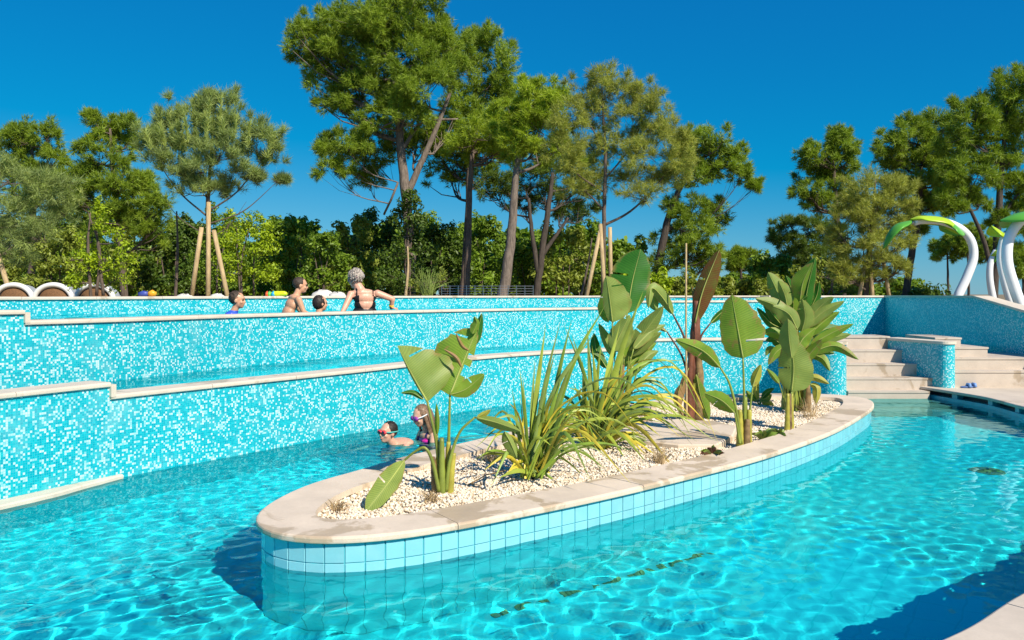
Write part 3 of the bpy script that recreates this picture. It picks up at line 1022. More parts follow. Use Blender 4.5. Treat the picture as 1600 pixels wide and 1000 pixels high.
paddle(A, D + 0.05, [(733, 548), (722, 540), (712, 520)], 3, 3, mat=M_PADB, fold=0.8, r=0.004, rib=False)
paddle(A, D + 0.03, [(722, 575), (712, 558), (693, 545)], 3, 3, mat=M_PADB, fold=0.8, r=0.004, rib=False)
paddle(A, D, [(683, 680), (683, 655), (682, 630)], 4, 4, [(690, 768), (686, 720)], fold=0.9, mat=M_PAD, rib=False, r=0.011)
paddle(A, D - 0.05, [(632, 719), (604, 758), (571, 800)], 17, 19, [(686, 768), (676, 722), (664, 700), (648, 706)], dD=-0.35, fold=-0.35, mat=M_PADP, peak=0.55, r=0.011, blunt=0.6)
paddle(A, D, [(662, 624), (645, 614), (626, 614)], 4, 5, fold=0.5, mat=M_PADD, r=0.004)
paddle(A, D - 0.03, [(742, 652), (775, 660), (814, 674)], 8, 9, [(697, 768), (703, 720), (718, 676)], dD=-0.2, fold=0.6, mat=M_PADP, peak=0.45, r=0.011)
paddle(A, D - 0.1, [(788, 674), (797, 690), (808, 716)], 6, 12, fold=0.5, mat=M_PADP, r=0.006)
paddle(A, D - 0.05, [(745, 652), (757, 646), (767, 640)], 4, 5, fold=0.5, mat=M_PADY, r=0.004)
for (x0, x1, yt, m) in ((684, 686, 690, M_STEMY), (691, 690, 684, M_STEM), (698, 701, 690, M_STEMY), (688, 689, 700, M_SHEATH), (702, 709, 708, M_STEMY), (681, 676, 714, M_SHEATH)):
    sheath(A, D + random.uniform(-0.04, 0.04), [(x0, 774), ((x0 + x1) / 2, 735), (x1, yt)], 7, 3.6, m)

# ---- D: tall grey-green strelitzia behind the flax
p0 = G(945, 672, Z_BED); D = p0.y
A = empty('strelitzia_plant', p0); tag(A, 'tall paddle leaved plant with one deep green leaf, rising behind the flax clumps', 'plant')
paddle(A, D, [(980, 490), (988, 440), (1001, 389)], 36, 26, [(962, 668), (970, 580)], dD=0.1, fold=0.22, mat=M_PADD, peak=0.52, blunt=0.5, tears={(9, -1)})
paddle(A, D - 0.1, [(957, 504), (953, 470), (947, 431)], 11, 33, [(950, 668), (956, 570)], dD=-0.05, fold=0.3, mat=M_PADP, peak=0.42, blunt=0.62)
paddle(A, D + 0.1, [(951, 504), (946, 482), (944, 455)], 12, 4, fold=0.4, mat=M_PAD, peak=0.45, r=0.006)
paddle(A, D - 0.15, [(958, 548), (968, 525), (984, 492)], 17, 20, [(955, 668), (955, 600)], fold=0.4, mat=M_PADP, peak=0.4)
for (b_, wl, wr, m) in (([(983, 548), (1010, 515), (1037, 478)], 15, 13, M_PADP), ([(990, 545), (1015, 520), (1040, 507)], 9, 8, M_PADP), ([(985, 556), (1010, 535), (1034, 519)], 10, 9, M_PADP), ([(980, 572), (1003, 552), (1026, 535)], 10, 8, M_PAD), ([(998, 572), (1013, 556), (1029, 548)], 8, 8, M_PADP), ([(985, 588), (998, 574), (1013, 568)], 6, 6, M_PAD), ([(975, 560), (972, 530), (980, 500)], 10, 12, M_PAD), ([(945, 562), (932, 548), (928, 520)], 9, 8, M_PADD), ([(948, 575), (938, 560), (926, 552)], 7, 6, M_PADD), ([(960, 560), (950, 540), (935, 505)], 6, 10, M_PADP), ([(968, 575), (985, 545), (990, 515)], 9, 12, M_PADP), ([(1003, 590), (994, 600), (984, 606)], 6, 6, M_PADD)):
    x0 = 948 + random.random() * 34
    paddle(A, D + random.uniform(-0.15, 0.25), b_, wl, wr, [(x0, 668), ((x0 + b_[0][0]) / 2, 620)], dD=random.uniform(-0.1, 0.15), fold=random.uniform(0.2, 0.6), mat=m, r=0.009)
for x in (946, 955, 963, 972, 980):
    sheath(A, D + random.uniform(-0.1, 0.1), [(x, 676), (x + random.uniform(-3, 5), 630), (x + random.uniform(-2, 8), 570)], 6, 3, random.choice((M_STEM, M_STEMY, M_SHEATH)))

# ---- E: red banana
p0 = G(1082, 656, Z_BED); D = p0.y
A = empty('banana_plant', p0); tag(A, 'banana plant with maroon trunk and an upright red and green leaf', 'plant')
sheath(A, D, [(1082, 660), (1083, 600), (1086, 530), (1089, 470)], 15, 5, M_STEMR, 'trunk', 14)
sheath(A, D - 0.06, [(1090, 658), (1092, 600), (1091, 540)], 9, 5, M_SHEATH, 'trunk_sheath')
sheath(A, D - 0.07, [(1076, 658), (1077, 600), (1081, 540)], 8, 4, M_STEMR, 'trunk_sheath')
paddle(A, D - 0.05, [(1086, 505), (1098, 455), (1124, 390)], 13, 17, [(1087, 560)], fold=0.5, mat=M_PADR, r=0.018, peak=0.5, blunt=0.6, stem=M_STEMR)
paddle(A, D + 0.05, [(1084, 500), (1086, 470), (1080, 445)], 4, 5, fold=0.8, mat=M_PADR, r=0.01, stem=M_STEMR)
paddle(A, D, [(1052, 492), (1036, 466), (1018, 450), (1013, 482)], 9, 10, [(1081, 580), (1070, 530)], dD=-0.2, fold=0.5, mat=M_PADP, stem=M_STEMR, r=0.014)
paddle(A, D, [(1020, 462), (1022, 476), (1027, 486)], 8, 8, fold=0.5, mat=M_PADP, r=0.006)
paddle(A, D + 0.05, [(1042, 518), (1032, 513), (1022, 512)], 3, 3, [(1078, 610), (1067, 560)], fold=0.5, mat=M_PADB, stem=M_STEMR, r=0.012)
paddle(A, D + 0.1, [(1110, 505), (1128, 488), (1146, 478)], 5, 6, [(1089, 580), (1094, 530)], fold=0.6, mat=M_PADD, stem=M_STEMR, r=0.012)
paddle(A, D - 0.1, [(1076, 575), (1066, 605), (1060, 645)], 6, 5, fold=0.6, mat=M_PADB, r=0.007)
paddle(A, D - 0.12, [(1064, 600), (1058, 625), (1068, 652)], 6, 6, fold=0.6, mat=M_PADB, r=0.006)
paddle(A, D - 0.12, [(1088, 585), (1095, 620), (1108, 656)], 11, 13, fold=0.4, mat=M_PAD, r=0.008, peak=0.55)
paddle(A, D - 0.1, [(1092, 582), (1086, 600), (1074, 614)], 6, 7, fold=0.4, mat=M_PADY, r=0.006)
paddle(A, D - 0.08, [(1094, 560), (1097, 590), (1096, 615)], 3, 3, fold=0.4, mat=M_PADB, r=0.006)
st = MB(); st.tube([W(1072, 380, D - 0.25), W(1072, 520, D - 0.24), W(1073, 658, D - 0.22)], 0.011, 7)
tag(st.build('bamboo_cane', M_STRAW), 'thin upright bamboo cane beside the banana plant', 'cane')

# ---- F: broad round leaf
p0 = G(1162, 697, Z_BED); D = p0.y
A = empty('strelitzia_plant', p0); tag(A, 'paddle leaved plant with one big rounded green leaf, right of the banana plant', 'plant')
paddle(A, D, [(1161, 560), (1153, 515), (1143, 461)], 29, 39, [(1164, 694), (1163, 630)], dD=0.05, fold=0.22, mat=M_PAD, peak=0.40, blunt=0.55)
paddle(A, D + 0.1, [(1156, 553), (1142, 540), (1127, 522)], 9, 8, fold=0.4, mat=M_PADP, r=0.006)
paddle(A, D - 0.1, [(1126, 575), (1098, 548), (1055, 530)], 13, 12, [(1158, 694), (1150, 640), (1140, 600)], dD=-0.2, fold=0.35, mat=M_PAD, peak=0.45)
paddle(A, D - 0.15, [(1148, 645), (1128, 626), (1101, 614)], 14, 13, [(1156, 694), (1152, 668)], dD=-0.25, fold=0.35, mat=M_PAD, peak=0.45, r=0.011)
paddle(A, D, [(1176, 605), (1181, 588), (1189, 569)], 7, 8, [(1168, 694), (1172, 640)], fold=0.7, mat=M_PADY, r=0.01)
for (x0, x1, yt, m) in ((1157, 1156, 640, M_STEMY), (1163, 1164, 620, M_STEM), (1168, 1171, 640, M_STEMY), (1160, 1159, 650, M_SHEATH), (1166, 1168, 655, M_SHEATH)):
    sheath(A, D + random.uniform(-0.04, 0.04), [(x0, 699), ((x0 + x1) / 2, 670), (x1, yt)], 7, 3.5, m)

# ---- G: dense strelitzia behind
p0 = G(1240, 641, Z_BED); D = p0.y
A = empty('strelitzia_plant', p0); tag(A, 'large dense paddle leaved plant at the far right of the island', 'plant')
gl = [([(1222, 478), (1212, 450), (1200, 425)], 12, 17, M_PADP, 0), ([(1230, 480), (1226, 460), (1216, 438)], 8, 14, M_PADP, 0), ([(1254, 500), (1262, 450), (1274, 402)], 25, 11, M_PADD, 0.1), ([(1250, 470), (1255, 440), (1270, 410)], 17, 6, M_PAD, -0.05), ([(1240, 505), (1212, 478), (1180, 466)], 11, 12, M_PADP, -0.1), ([(1246, 515), (1232, 490), (1207, 478)], 18, 12, M_PADP, -0.2), ([(1252, 520), (1258, 495), (1254, 468)], 14, 14, M_PADP, -0.1),
      ([(1258, 512), (1285, 488), (1320, 470)], 9, 10, M_PADP, 0), ([(1262, 500), (1285, 476), (1303, 464)], 11, 10, M_PADP, 0.1), ([(1262, 525), (1290, 500), (1312, 487)], 10, 9, M_PAD, 0), ([(1265, 540), (1300, 520), (1334, 506)], 8, 8, M_PAD, -0.1), ([(1268, 535), (1298, 528), (1330, 522)], 8, 8, M_PADP, 0.1), ([(1266, 552), (1305, 540), (1342, 562)], 7, 9, M_PAD, -0.2), ([(1262, 552), (1285, 560), (1297, 580)], 7, 7, M_PAD, -0.2), ([(1232, 530), (1212, 520), (1190, 518)], 9, 9, M_PAD, 0),
      ([(1228, 515), (1205, 505), (1182, 480)], 7, 7, M_PADD, 0.2), ([(1245, 550), (1254, 530), (1274, 512)], 12, 12, M_PAD, -0.25), ([(1270, 560), (1262, 540), (1268, 520)], 8, 10, M_PADD, 0), ([(1255, 565), (1272, 545), (1285, 530)], 9, 9, M_PAD, -0.15), ([(1226, 545), (1210, 530), (1196, 532)], 8, 8, M_PADD, 0.1), ([(1235, 500), (1240, 478), (1236, 458)], 9, 9, M_PAD, 0.1), ([(1245, 490), (1252, 470), (1262, 462)], 9, 9, M_PADD, 0.15), ([(1218, 560), (1204, 545), (1196, 556)], 6, 6, M_PADP, 0), ([(1264, 505), (1276, 490), (1284, 470)], 7, 9, M_PADD, 0.15),
      ([(1232, 520), (1208, 492), (1192, 470)], 9, 10, M_PADD, 0.2), ([(1238, 540), (1215, 548), (1200, 570)], 8, 8, M_PAD, -0.1), ([(1250, 480), (1236, 450), (1228, 430)], 9, 9, M_PADD, 0.2), ([(1262, 490), (1276, 462), (1280, 440)], 9, 7, M_PADD, 0.2), ([(1268, 530), (1290, 514), (1318, 512)], 8, 8, M_PADD, 0.1), ([(1262, 560), (1280, 548), (1305, 552)], 7, 7, M_PADD, -0.1),
      ([(1256, 590), (1275, 590), (1296, 600)], 6, 6, M_PADY, -0.3), ([(1265, 600), (1276, 606), (1275, 632)], 6, 7, M_PADY, -0.35)]
for (b_, wl, wr, m, d) in gl:
    x0 = 1228 + random.random() * 28
    paddle(A, D + d + random.uniform(-0.05, 0.05), b_, wl, wr, [(x0, 636), ((x0 + b_[0][0]) / 2, 590)], dD=random.uniform(-0.15, 0.1), fold=random.uniform(0.2, 0.55), mat=m, r=0.011)
for x in (1226, 1233, 1240, 1247, 1254, 1260):
    sheath(A, D + random.uniform(-0.12, 0.12), [(x, 646), (x + random.uniform(-3, 3), 610), (x + random.uniform(-5, 5), 560)], 6.5, 3.5, random.choice((M_STEM, M_STEMY, M_SHEATH)))

# ---- H: pale leaf in front of G
p0 = G(1234, 672, Z_BED); D = p0.y
A = empty('strelitzia_plant', p0); tag(A, 'slim plant with one pale upright leaf, standing in front of the dense plant', 'plant')
paddle(A, D, [(1237, 612), (1240, 572), (1234, 530)], 24, 30, [(1233, 668), (1235, 640)], fold=0.28, mat=M_PADP, peak=0.42, blunt=0.55)
paddle(A, D - 0.06, [(1237, 560), (1233, 530), (1231, 498)], 15, 15, fold=0.5, mat=M_PADP, peak=0.5, r=0.008)
paddle(A, D + 0.05, [(1218, 600), (1206, 585), (1198, 576)], 4, 5, [(1230, 668), (1226, 630)], fold=0.5, mat=M_PAD, r=0.007)
for (x0, x1, m) in ((1230, 1231, M_STEMY), (1236, 1237, M_STEMY), (1233, 1234, M_SHEATH)):
    sheath(A, D + random.uniform(-0.03, 0.03), [(x0, 675), ((x0 + x1) / 2, 650), (x1, 615)], 5, 2.5, m)

# ---- small yellow-green plant by the back coping
p0 = G(1186, 632, Z_BED); D = p0.y
A = empty('young_plant', p0); tag(A, 'small young plant with yellow green leaves between the two taller paddle plants', 'plant')
for (b_, w, m) in (([(1184, 626), (1181, 608), (1186, 592)], 5, M_PADY), ([(1190, 622), (1200, 612), (1210, 606)], 5, M_PADD), ([(1188, 626), (1198, 622), (1206, 616)], 6, M_PADP), ([(1182, 626), (1172, 618), (1166, 610)], 5, M_PAD), ([(1190, 628), (1202, 630), (1210, 634)], 5, M_PADY)):
    paddle(A, D, b_, w, w, [(1186, 634)], fold=0.5, mat=m, r=0.007)

# ---- flax clumps
def flax(label, base, tips, nrand, fan, mats, w=3.9):
    p0 = G(base[0], base[1], Z_BED); D = p0.y
    A = empty('flax_plant', p0); tag(A, label, 'plant')
    for (tx, ty, sag, m, ww, dd) in tips:
        bx = base[0] + random.uniform(-17, 17); by = base[1] + random.uniform(-4, 5)
        mx = bx + (tx - bx) * 0.45; my = by + (ty - by) * 0.55 - sag
        sword(A, [(bx, by), (mx, my), (tx, ty)], D + random.uniform(-0.12, 0.12), ww * 0.74, m, dD=dd, twist=random.uniform(-0.5, 0.5))
    for k in range(nrand):
        a = random.gauss(0, 0.5) * fan[0] + fan[1]; droop = random.uniform(0, 0.5) * abs(math.sin(a))
        L = random.uniform(fan[2], fan[3])
        bx = base[0] + random.uniform(-18, 18); by = base[1] + random.uniform(-5, 5)
        tx = bx + math.sin(a) * L; ty = by - math.cos(a) * L
        sag = random.uniform(0.04, 0.34) * L
        sword(A, [(bx, by), (bx + (tx - bx) * 0.42, by + (ty - by) * 0.55 - sag * 0.5), (tx, ty + sag * random.uniform(0, 0.8) + droop * L)], D + random.uniform(-0.15, 0.2), random.uniform(w * 0.6, w * 1.15), random.choice(mats), dD=random.uniform(-0.45, 0.5), twist=random.uniform(-0.8, 0.8))
    for k in range(nrand // 2):                    # long thin leaves that arch over and hang, mostly to the right
        sd = 1 if random.random() < 0.72 else -1
        L = random.uniform(90, 195) * (1 if sd > 0 else 0.6)
        bx = base[0] + random.uniform(-14, 16); by = base[1] + random.uniform(-4, 4)
        top = random.uniform(0.25, 0.85) * L; drop = random.uniform(0.2, 1.05)
        sword(A, [(bx, by), (bx + sd * L * 0.28, by - top * 0.8), (bx + sd * L * 0.66, by - top), (bx + sd * L, by - top * (1 - drop))], D + random.uniform(-0.2, 0.2), random.uniform(2.6, 4.6), random.choice(mats), dD=random.uniform(-0.5, 0.2), twist=random.uniform(-0.8, 0.8))
    return A
g1, g2, g3, g4 = M_SW1, M_SW2, M_SW3, M_SW4
flax('green sword leaved flax clump nearest the front coping', (830, 746),
     [(853, 505, 0, g2, 9, 0.1), (836, 560, 0, g4, 7, 0), (812, 575, 0, g1, 7, 0), (800, 606, 0, g1, 6, 0), (868, 548, 4, g1, 8, 0.1), (893, 500, 5, g1, 9, 0.2), (945, 478, 20, g1, 10, 0.2), (930, 520, 15, g4, 9, 0.1), (905, 540, 10, g4, 8, 0), (925, 640, 45, g1, 7, -0.3),
      (924, 752, 75, g1, 8, -0.7), (987, 757, 78, g3, 7, -0.7), (765, 765, 55, g1, 7, -0.5), (742, 700, 60, g2, 6, -0.2), (752, 738, 30, g3, 6, -0.3), (770, 655, 40, g4, 8, -0.2), (776, 748, 12, g2, 8, -0.3), (757, 672, 60, g4, 5, 0), (876, 500, 0, g4, 7, 0.2), (790, 740, 14, g3, 7, -0.2), (821, 690, 0, g3, 8, -0.1), (838, 670, 0, g3, 8, -0.1), (880, 585, 0, g1, 8, 0)],
     40, (1.2, 0.38, 60, 185), [g1, g1, g2, g2, g4, g3, g3])
flax('yellowing flax clump with arching leaves in the middle of the island', (930, 700),
     [(1072, 562, 45, g1, 6, 0.2), (1060, 620, 60, g1, 7, -0.1), (1045, 590, 40, g2, 6, 0), (1100, 665, 60, g2, 7, -0.2), (1120, 690, 66, g2, 7, -0.3), (1090, 690, 52, g2, 6, -0.4), (1062, 742, 58, g3, 9, -0.7), (1010, 712, 30, g3, 9, -0.5), (1020, 735, 48, g2, 7, -0.6), (985, 730, 40, g2, 7, -0.6), (893, 520, 0, g1, 7, 0), (880, 505, 0, g4, 6, 0.1), (917, 505, 0, g4, 8, 0.1), (925, 540, 0, g2, 9, 0), (910, 560, 0, g2, 8, 0), (940, 530, 0, g2, 8, 0), (970, 500, 0, g2, 9, 0.2), (1005, 455, 6, g2, 11, 0.2), (960, 560, 0, g2, 9, 0), (850, 690, 45, g2, 7, -0.2), (868, 715, 40, g3, 7, -0.4), (1040, 640, 40, g3, 6, -0.2), (1030, 680, 40, g2, 7, -0.4), (990, 650, 30, g1, 8, -0.2), (878, 640, 14, g1, 8, 0)],
     50, (1.45, 0.3, 50, 150), [g1, g2, g2, g2, g4, g3, g3], 3.9)

# ---- small rosettes and dry tufts
def rosette(base, n, L, label, mats):
    p0 = G(base[0], base[1], Z_BED); D = p0.y
    A = empty('rosette_plant', p0); tag(A, label, 'plant')
    for k in range(n):
        a = -1.25 + 2.5 * k / (n - 1) + random.uniform(-0.15, 0.15); l = L * random.uniform(0.7, 1.1)
        tx = base[0] + math.sin(a) * l; ty = base[1] - math.cos(a) * l * 0.85
        sword(A, [(base[0] + random.uniform(-4, 4), base[1] + 2), ((base[0] + tx) / 2, (base[1] + ty) / 2 - 4), (tx, ty)], D, random.uniform(5, 7), random.choice(mats), dD=random.uniform(-0.25, 0.2))
rosette((1112, 716), 13, 26, 'small dark spiky rosette by the front coping, left of the round leaf plant', [M_SW1, M_SW4, M_STEMR])
rosette((1193, 688), 9, 25, 'small green rosette with upright leaves between two paddle plants', [M_SW1, M_SW1, M_SW4])
rosette((1214, 684), 7, 20, 'tiny green rosette beside the slim pale leaf plant', [M_SW1, M_SW4])
def tuft(base, n, L, lean, label):
    p0 = G(base[0], base[1], Z_BED); D = p0.y
    b = MB()
    for k in range(n):
        a = random.gauss(lean, 0.55); l = L * random.uniform(0.5, 1.1); q = random.uniform(-9, 9)
        d = D + random.uniform(-0.08, 0.08)
        P = path3([(base[0] + q, base[1] + 2), (base[0] + q + math.sin(a) * l * 0.5, base[1] - math.cos(a) * l * 0.6), (base[0] + q + math.sin(a) * l, base[1] - math.cos(a) * l * 0.85)], d, random.uniform(-0.15, 0.15), 2)
        b.tube(P, [0.0028, 0.0024, 0.002, 0.0015, 0.0008][:len(P)], 3, cap=False)
    tag(b.build('dry_grass_tuft', M_STRAW), label, 'grass tuft')
tuft((1030, 724), 90, 30, 0.1, 'straw coloured dry grass tuft right of the yellowing flax')
tuft((1267, 652), 45, 36, 0.05, 'straw coloured dry grass tuft at the far right of the bed')
tuft((527, 796), 60, 20, 0.5, 'flat dry grass tuft at the near left tip of the bed')
tuft((671, 784), 60, 22, 0.0, 'short dry grass tuft right in front of the torn leaf plant')
tuft((768, 722), 80, 24, -0.3, 'dry grass tuft behind the torn leaf plant')
tuft((1010, 660), 60, 16, -0.3, 'dry grass tuft on the gravel left of the banana trunk')
# ---- flat stone slab
sp = [G(x, y, 0.2) for (x, y) in ((975, 664), (1060, 656), (1118, 660), (1152, 668), (1146, 682), (1120, 697), (1060, 697), (1000, 690), (965, 678))]
b = MB(); k = len(sp)
b.v = [(p.x, p.y, 0.08) for p in sp] + [(p.x, p.y, 0.205) for p in sp] + [tuple(Vector((p.x, p.y, 0.215)).lerp(Vector((sum(q.x for q in sp) / k, sum(q.y for q in sp) / k, 0.215)), 0.03)) for p in sp]
b.f = [(i, (i + 1) % k, (i + 1) % k + k, i + k) for i in range(k)] + [(i + k, (i + 1) % k + k, (i + 1) % k + 2 * k, i + 2 * k) for i in range(k)] + [tuple(range(2 * k, 3 * k))]
b.m = [0] * len(b.f)
tag(b.build('flat_stone', M_COPI), 'flat beige stone slab lying in the gravel beside the banana plant', 'stone')
# ---- twigs and a round fallen flower
b = MB(); b.tube([W(672, 768, 5.55), W(692, 783, 5.45), W(704, 802, 5.3)], 0.004, 5); tag(b.build('twig', M_STRAW), 'dry stalk lying on the gravel in front of the torn leaf plant', 'twig')
b = MB(); b.tube([W(700, 772, 5.9), W(735, 756, 6.05), W(760, 742, 6.2), W(790, 735, 6.3)], [0.006, 0.006, 0.005, 0.004], 5); b.tube([W(735, 756, 6.05), W(752, 758, 6.0)], [0.004, 0.002], 5); tag(b.build('twig', M_SHEATH), 'dark branching twig between the torn leaf plant and the green flax', 'twig')

# ================================================================== trees
M_N1 = leaf_mat('needles_bright', (0.14, 0.21, 0.012), (0.42, 0.54, 0.035), trans=0.36, rough=0.5)
M_N2 = leaf_mat('needles_mid', (0.09, 0.165, 0.012), (0.32, 0.43, 0.035), trans=0.36, rough=0.5)
M_N3 = leaf_mat('needles_blue', (0.13, 0.19, 0.06), (0.36, 0.45, 0.13), trans=0.34, rough=0.5, tip=(0.42, 0.46, 0.09))
M_N4 = leaf_mat('needles_olive', (0.18, 0.205, 0.035), (0.45, 0.48, 0.085), trans=0.36, rough=0.55)
M_N5 = leaf_mat('needles_dark', (0.05, 0.1, 0.012), (0.17, 0.25, 0.03), trans=0.34, rough=0.5)
M_L1 = leaf_mat('leaves_bright', (0.15, 0.25, 0.008), (0.4, 0.52, 0.018), trans=0.3)
M_L2 = leaf_mat('leaves_mid', (0.07, 0.15, 0.01), (0.24, 0.36, 0.03), trans=0.38)
M_L3 = leaf_mat('leaves_dark', (0.03, 0.075, 0.009), (0.125, 0.2, 0.024), trans=0.35)
M_L4 = leaf_mat('leaves_olive', (0.14, 0.19, 0.022), (0.34, 0.4, 0.06), trans=0.38)
M_BK1 = bark_mat('bark_brown', (0.045, 0.032, 0.025), (0.17, 0.125, 0.095))
M_BK2 = bark_mat('bark_grey', (0.075, 0.058, 0.047), (0.25, 0.20, 0.16))
M_BK3 = bark_mat('bark_dark', (0.025, 0.02, 0.015), (0.095, 0.073, 0.058))
M_STAKE = bark_mat('stake_wood', (0.34, 0.24, 0.12), (0.56, 0.42, 0.23))
M_TIE = simple('tie_green', (0.03, 0.28, 0.12), 0.6)
Z_G = 1.44

def needle_cloud(rng, C, R, dens, L, wid, per, up=0.25, hollow=0.45):
    """tufts of needles spread over clumps that sit on one ellipsoid lobe; returns verts, tris, var"""
    nclump = max(7, int(11 + 7 * dens))
    V = []; A = []
    d = rng.standard_normal((nclump, 3)); d /= np.linalg.norm(d, axis=1)[:, None]
    d[:, 2] = np.where(d[:, 2] < -0.55, -d[:, 2], d[:, 2])
    cc = np.array(C) + d * np.array(R) * rng.uniform(hollow, 1.0, (nclump, 1))
    cr = (np.array(R) * 0.6 + np.mean(R) * 0.4) * rng.uniform(0.20, 0.40, (nclump, 1))
    no = max(2, nclump // 4)                        # stray tufts that break the outline
    cc[:no] = np.array(C) + d[:no] * np.array(R) * rng.uniform(1.0, 1.3, (no, 1)); cr[:no] *= 0.55
    L = L * 0.8; wid = wid * 0.78
    nt = int(27 * dens)
    e = rng.standard_normal((nclump, nt, 3)); e /= np.linalg.norm(e, axis=2)[..., None]
    rr = rng.uniform(0.35, 1.0, (nclump, nt, 1)) ** 0.6
    tc = cc[:, None] + e * rr * cr[:, None]
    out = e * 0.7 + d[:, None] * 0.5 + np.array([0, 0, up])
    tc = tc.reshape(-1, 3); out = out.reshape(-1, 3)
    out /= np.linalg.norm(out, axis=1)[:, None] + 1e-9
    n = len(tc)
    base_var = np.repeat(rng.uniform(0, 1, nclump), nt) * 0.5 + rng.uniform(0, 0.5, n)
    nd = out[:, None] * 0.75 + rng.standard_normal((n, per, 3)) * 0.62
    nd /= np.linalg.norm(nd, axis=2)[..., None]
    ln = L * rng.uniform(0.6, 1.15, (n, per, 1))
    st = tc[:, None] + out[:, None] * rng.uniform(-0.5, 0.5, (n, per, 1)) * L * 0.7
    tip = st + nd * ln
    side = np.cross(nd, out[:, None] + rng.standard_normal((n, per, 3)) * 0.5); side /= np.linalg.norm(side, axis=2)[..., None] + 1e-9
    w = wid * rng.uniform(0.7, 1.3, (n, per, 1))
    v = np.stack([st - side * w * 0.5, st + side * w * 0.5, tip], 2).reshape(-1, 3)
    f = np.arange(len(v)).reshape(-1, 3)
    var = np.repeat(np.clip(base_var, 0, 1), per * 3)
    return v, f, var, cc

def leaf_cloud(rng, C, R, dens, size, up=0.3, hollow=0.45):
    nclump = max(6, int(9 + 6 * dens))
    d = rng.standard_normal((nclump, 3)); d /= np.linalg.norm(d, axis=1)[:, None]
    cc = np.array(C) + d * np.array(R) * rng.uniform(hollow, 0.85, (nclump, 1))
    cr = np.array(R) * rng.uniform(0.3, 0.6, (nclump, 1))
    nt = int(70 * dens)
    e = rng.standard_normal((nclump, nt, 3)); e /= np.linalg.norm(e, axis=2)[..., None]
    tc = (cc[:, None] + e * rng.uniform(0.3, 1.0, (nclump, nt, 1)) ** 0.6 * cr[:, None]).reshape(-1, 3)
    n = len(tc)
    nrm = (e * 0.7).reshape(-1, 3) + np.array([0, 0, up]) + rng.standard_normal((n, 3)) * 0.42
    nrm /= np.linalg.norm(nrm, axis=1)[:, None]
    a = np.cross(nrm, rng.standard_normal((n, 3))); a /= np.linalg.norm(a, axis=1)[:, None] + 1e-9
    b_ = np.cross(nrm, a)
    s = size * rng.uniform(0.6, 1.3, (n, 1))
    v = np.stack([tc - a * s * 0.62, tc - b_ * s * 0.30 + nrm * s * 0.06, tc + a * s * 0.62 - nrm * s * 0.1, tc + b_ * s * 0.30 + nrm * s * 0.06], 1).reshape(-1, 3)
    q = np.arange(n) * 4
    f = np.concatenate([np.stack([q, q + 1, q + 2], 1), np.stack([q, q + 2, q + 3], 1)])
    var = np.repeat(np.clip(np.repeat(rng.uniform(0, 1, nclump), nt) * 0.5 + rng.uniform(0, 0.5, n), 0, 1), 4)
    return v, f, var, cc

def grow(name, label, cat, D, trunks, lobes, mat, bark, seed, kind='needle', L=0.24, wid=0.02, per=12, dens=1.0, size=0.09, group=None, deep=0.75, limbs=True, up=0.25, hollow=0.45, lr=0.05, twigs=2):
    """a tree: trunks = [[(px, py, radius_m), ...]], lobes = [(px, py, rx_px, ry_px[, depth offset])]"""
    rng = np.random.default_rng(seed); rnd = random.Random(seed)
    base = W(trunks[0][0][0], 460, D) if trunks else W(lobes[0][0], 460, D)
    root = empty(name, (base.x, D, Z_G)); tag(root, label, cat, group)
    V = []; Fa = []; A = []; nv = 0
    tb = MB(); tpts = []
    for tr in trunks:
        P = []; Rr = []
        for i, q in enumerate(tr):
            p = W(q[0], q[1], D + (q[3] if len(q) > 3 else 0))
            P.append(p); Rr.append(q[2] * 0.7)
        if tr is trunks[0]:
            P[0].z = Z_G - 0.25
        S = catmull(P, 6); m = len(S) - 1
        rr = [np.interp(i / 6, range(len(Rr)), Rr) for i in range(m + 1)]
        S = [s + Vector((rnd.uniform(-1, 1), rnd.uniform(-1, 1), 0)) * r * 0.12 for s, r in zip(S, rr)]
        tb.tube(S, rr, 9)
        tpts += list(zip(S, rr))
    lb = MB()
    for lo in lobes:
        cx, cy, rx, ry = lo[:4]
        if kind == 'needle': rx, ry = rx * 1.13, ry * 1.13
        dd = lo[4] if len(lo) > 4 else rnd.uniform(-0.6, 0.6) * rx / F * D * 1.2
        c = W(cx, cy, D + dd)
        k = (D + dd) / F
        Rv = (rx * k, max(rx, ry) * k * deep, ry * k)
        area = (rx * ry) / 1800.0
        dn = dens * max(0.55, min(2.2, area ** 0.6))
        if kind == 'needle':
            v, f, a, cc = needle_cloud(rng, c, Rv, dn, L, wid, per, up, hollow)
        else:
            v, f, a, cc = leaf_cloud(rng, c, Rv, dn, size, up, hollow)
        V.append(v); Fa.append(f + nv); A.append(a); nv += len(v)
        if limbs and tpts:
            cand = [t for t in tpts if t[0].z < c.z + 0.2] or tpts
            p, r = min(cand, key=lambda t: (t[0] - c).length + 0.8 * abs(t[0].z - (c.z - 0.5 * (c - t[0]).length)))
            mid = p.lerp(c, 0.5) + Vector((rnd.uniform(-.2, .2), rnd.uniform(-.2, .2), -0.12 * (c - p).length))
            S = catmull([p, mid, c], 5); m = len(S) - 1
            r0 = min(r * 0.6, lr * 1.4)
            lb.tube(S, [r0 * (1 - 0.72 * i / m) for i in range(m + 1)], 6, cap=False)
            for q in cc[:: max(1, len(cc) // (twigs * 4))] if twigs else []:
                q = Vector(q); s0 = S[rnd.randint(m // 3, m)]
                mm = s0.lerp(q, 0.5) + Vector((0, 0, -0.1 * (q - s0).length))
                lb.tube([s0, mm, q], [r0 * 0.42, r0 * 0.3, r0 * 0.12], 4, cap=False)
    if lb.v: tb.add(lb.v, lb.f)
    if tb.v: tb.build('trunk', bark, root, smooth=True)
    np_mesh('crown', np.concatenate(V), np.concatenate(Fa), mat, root, np.concatenate(A))
    return root

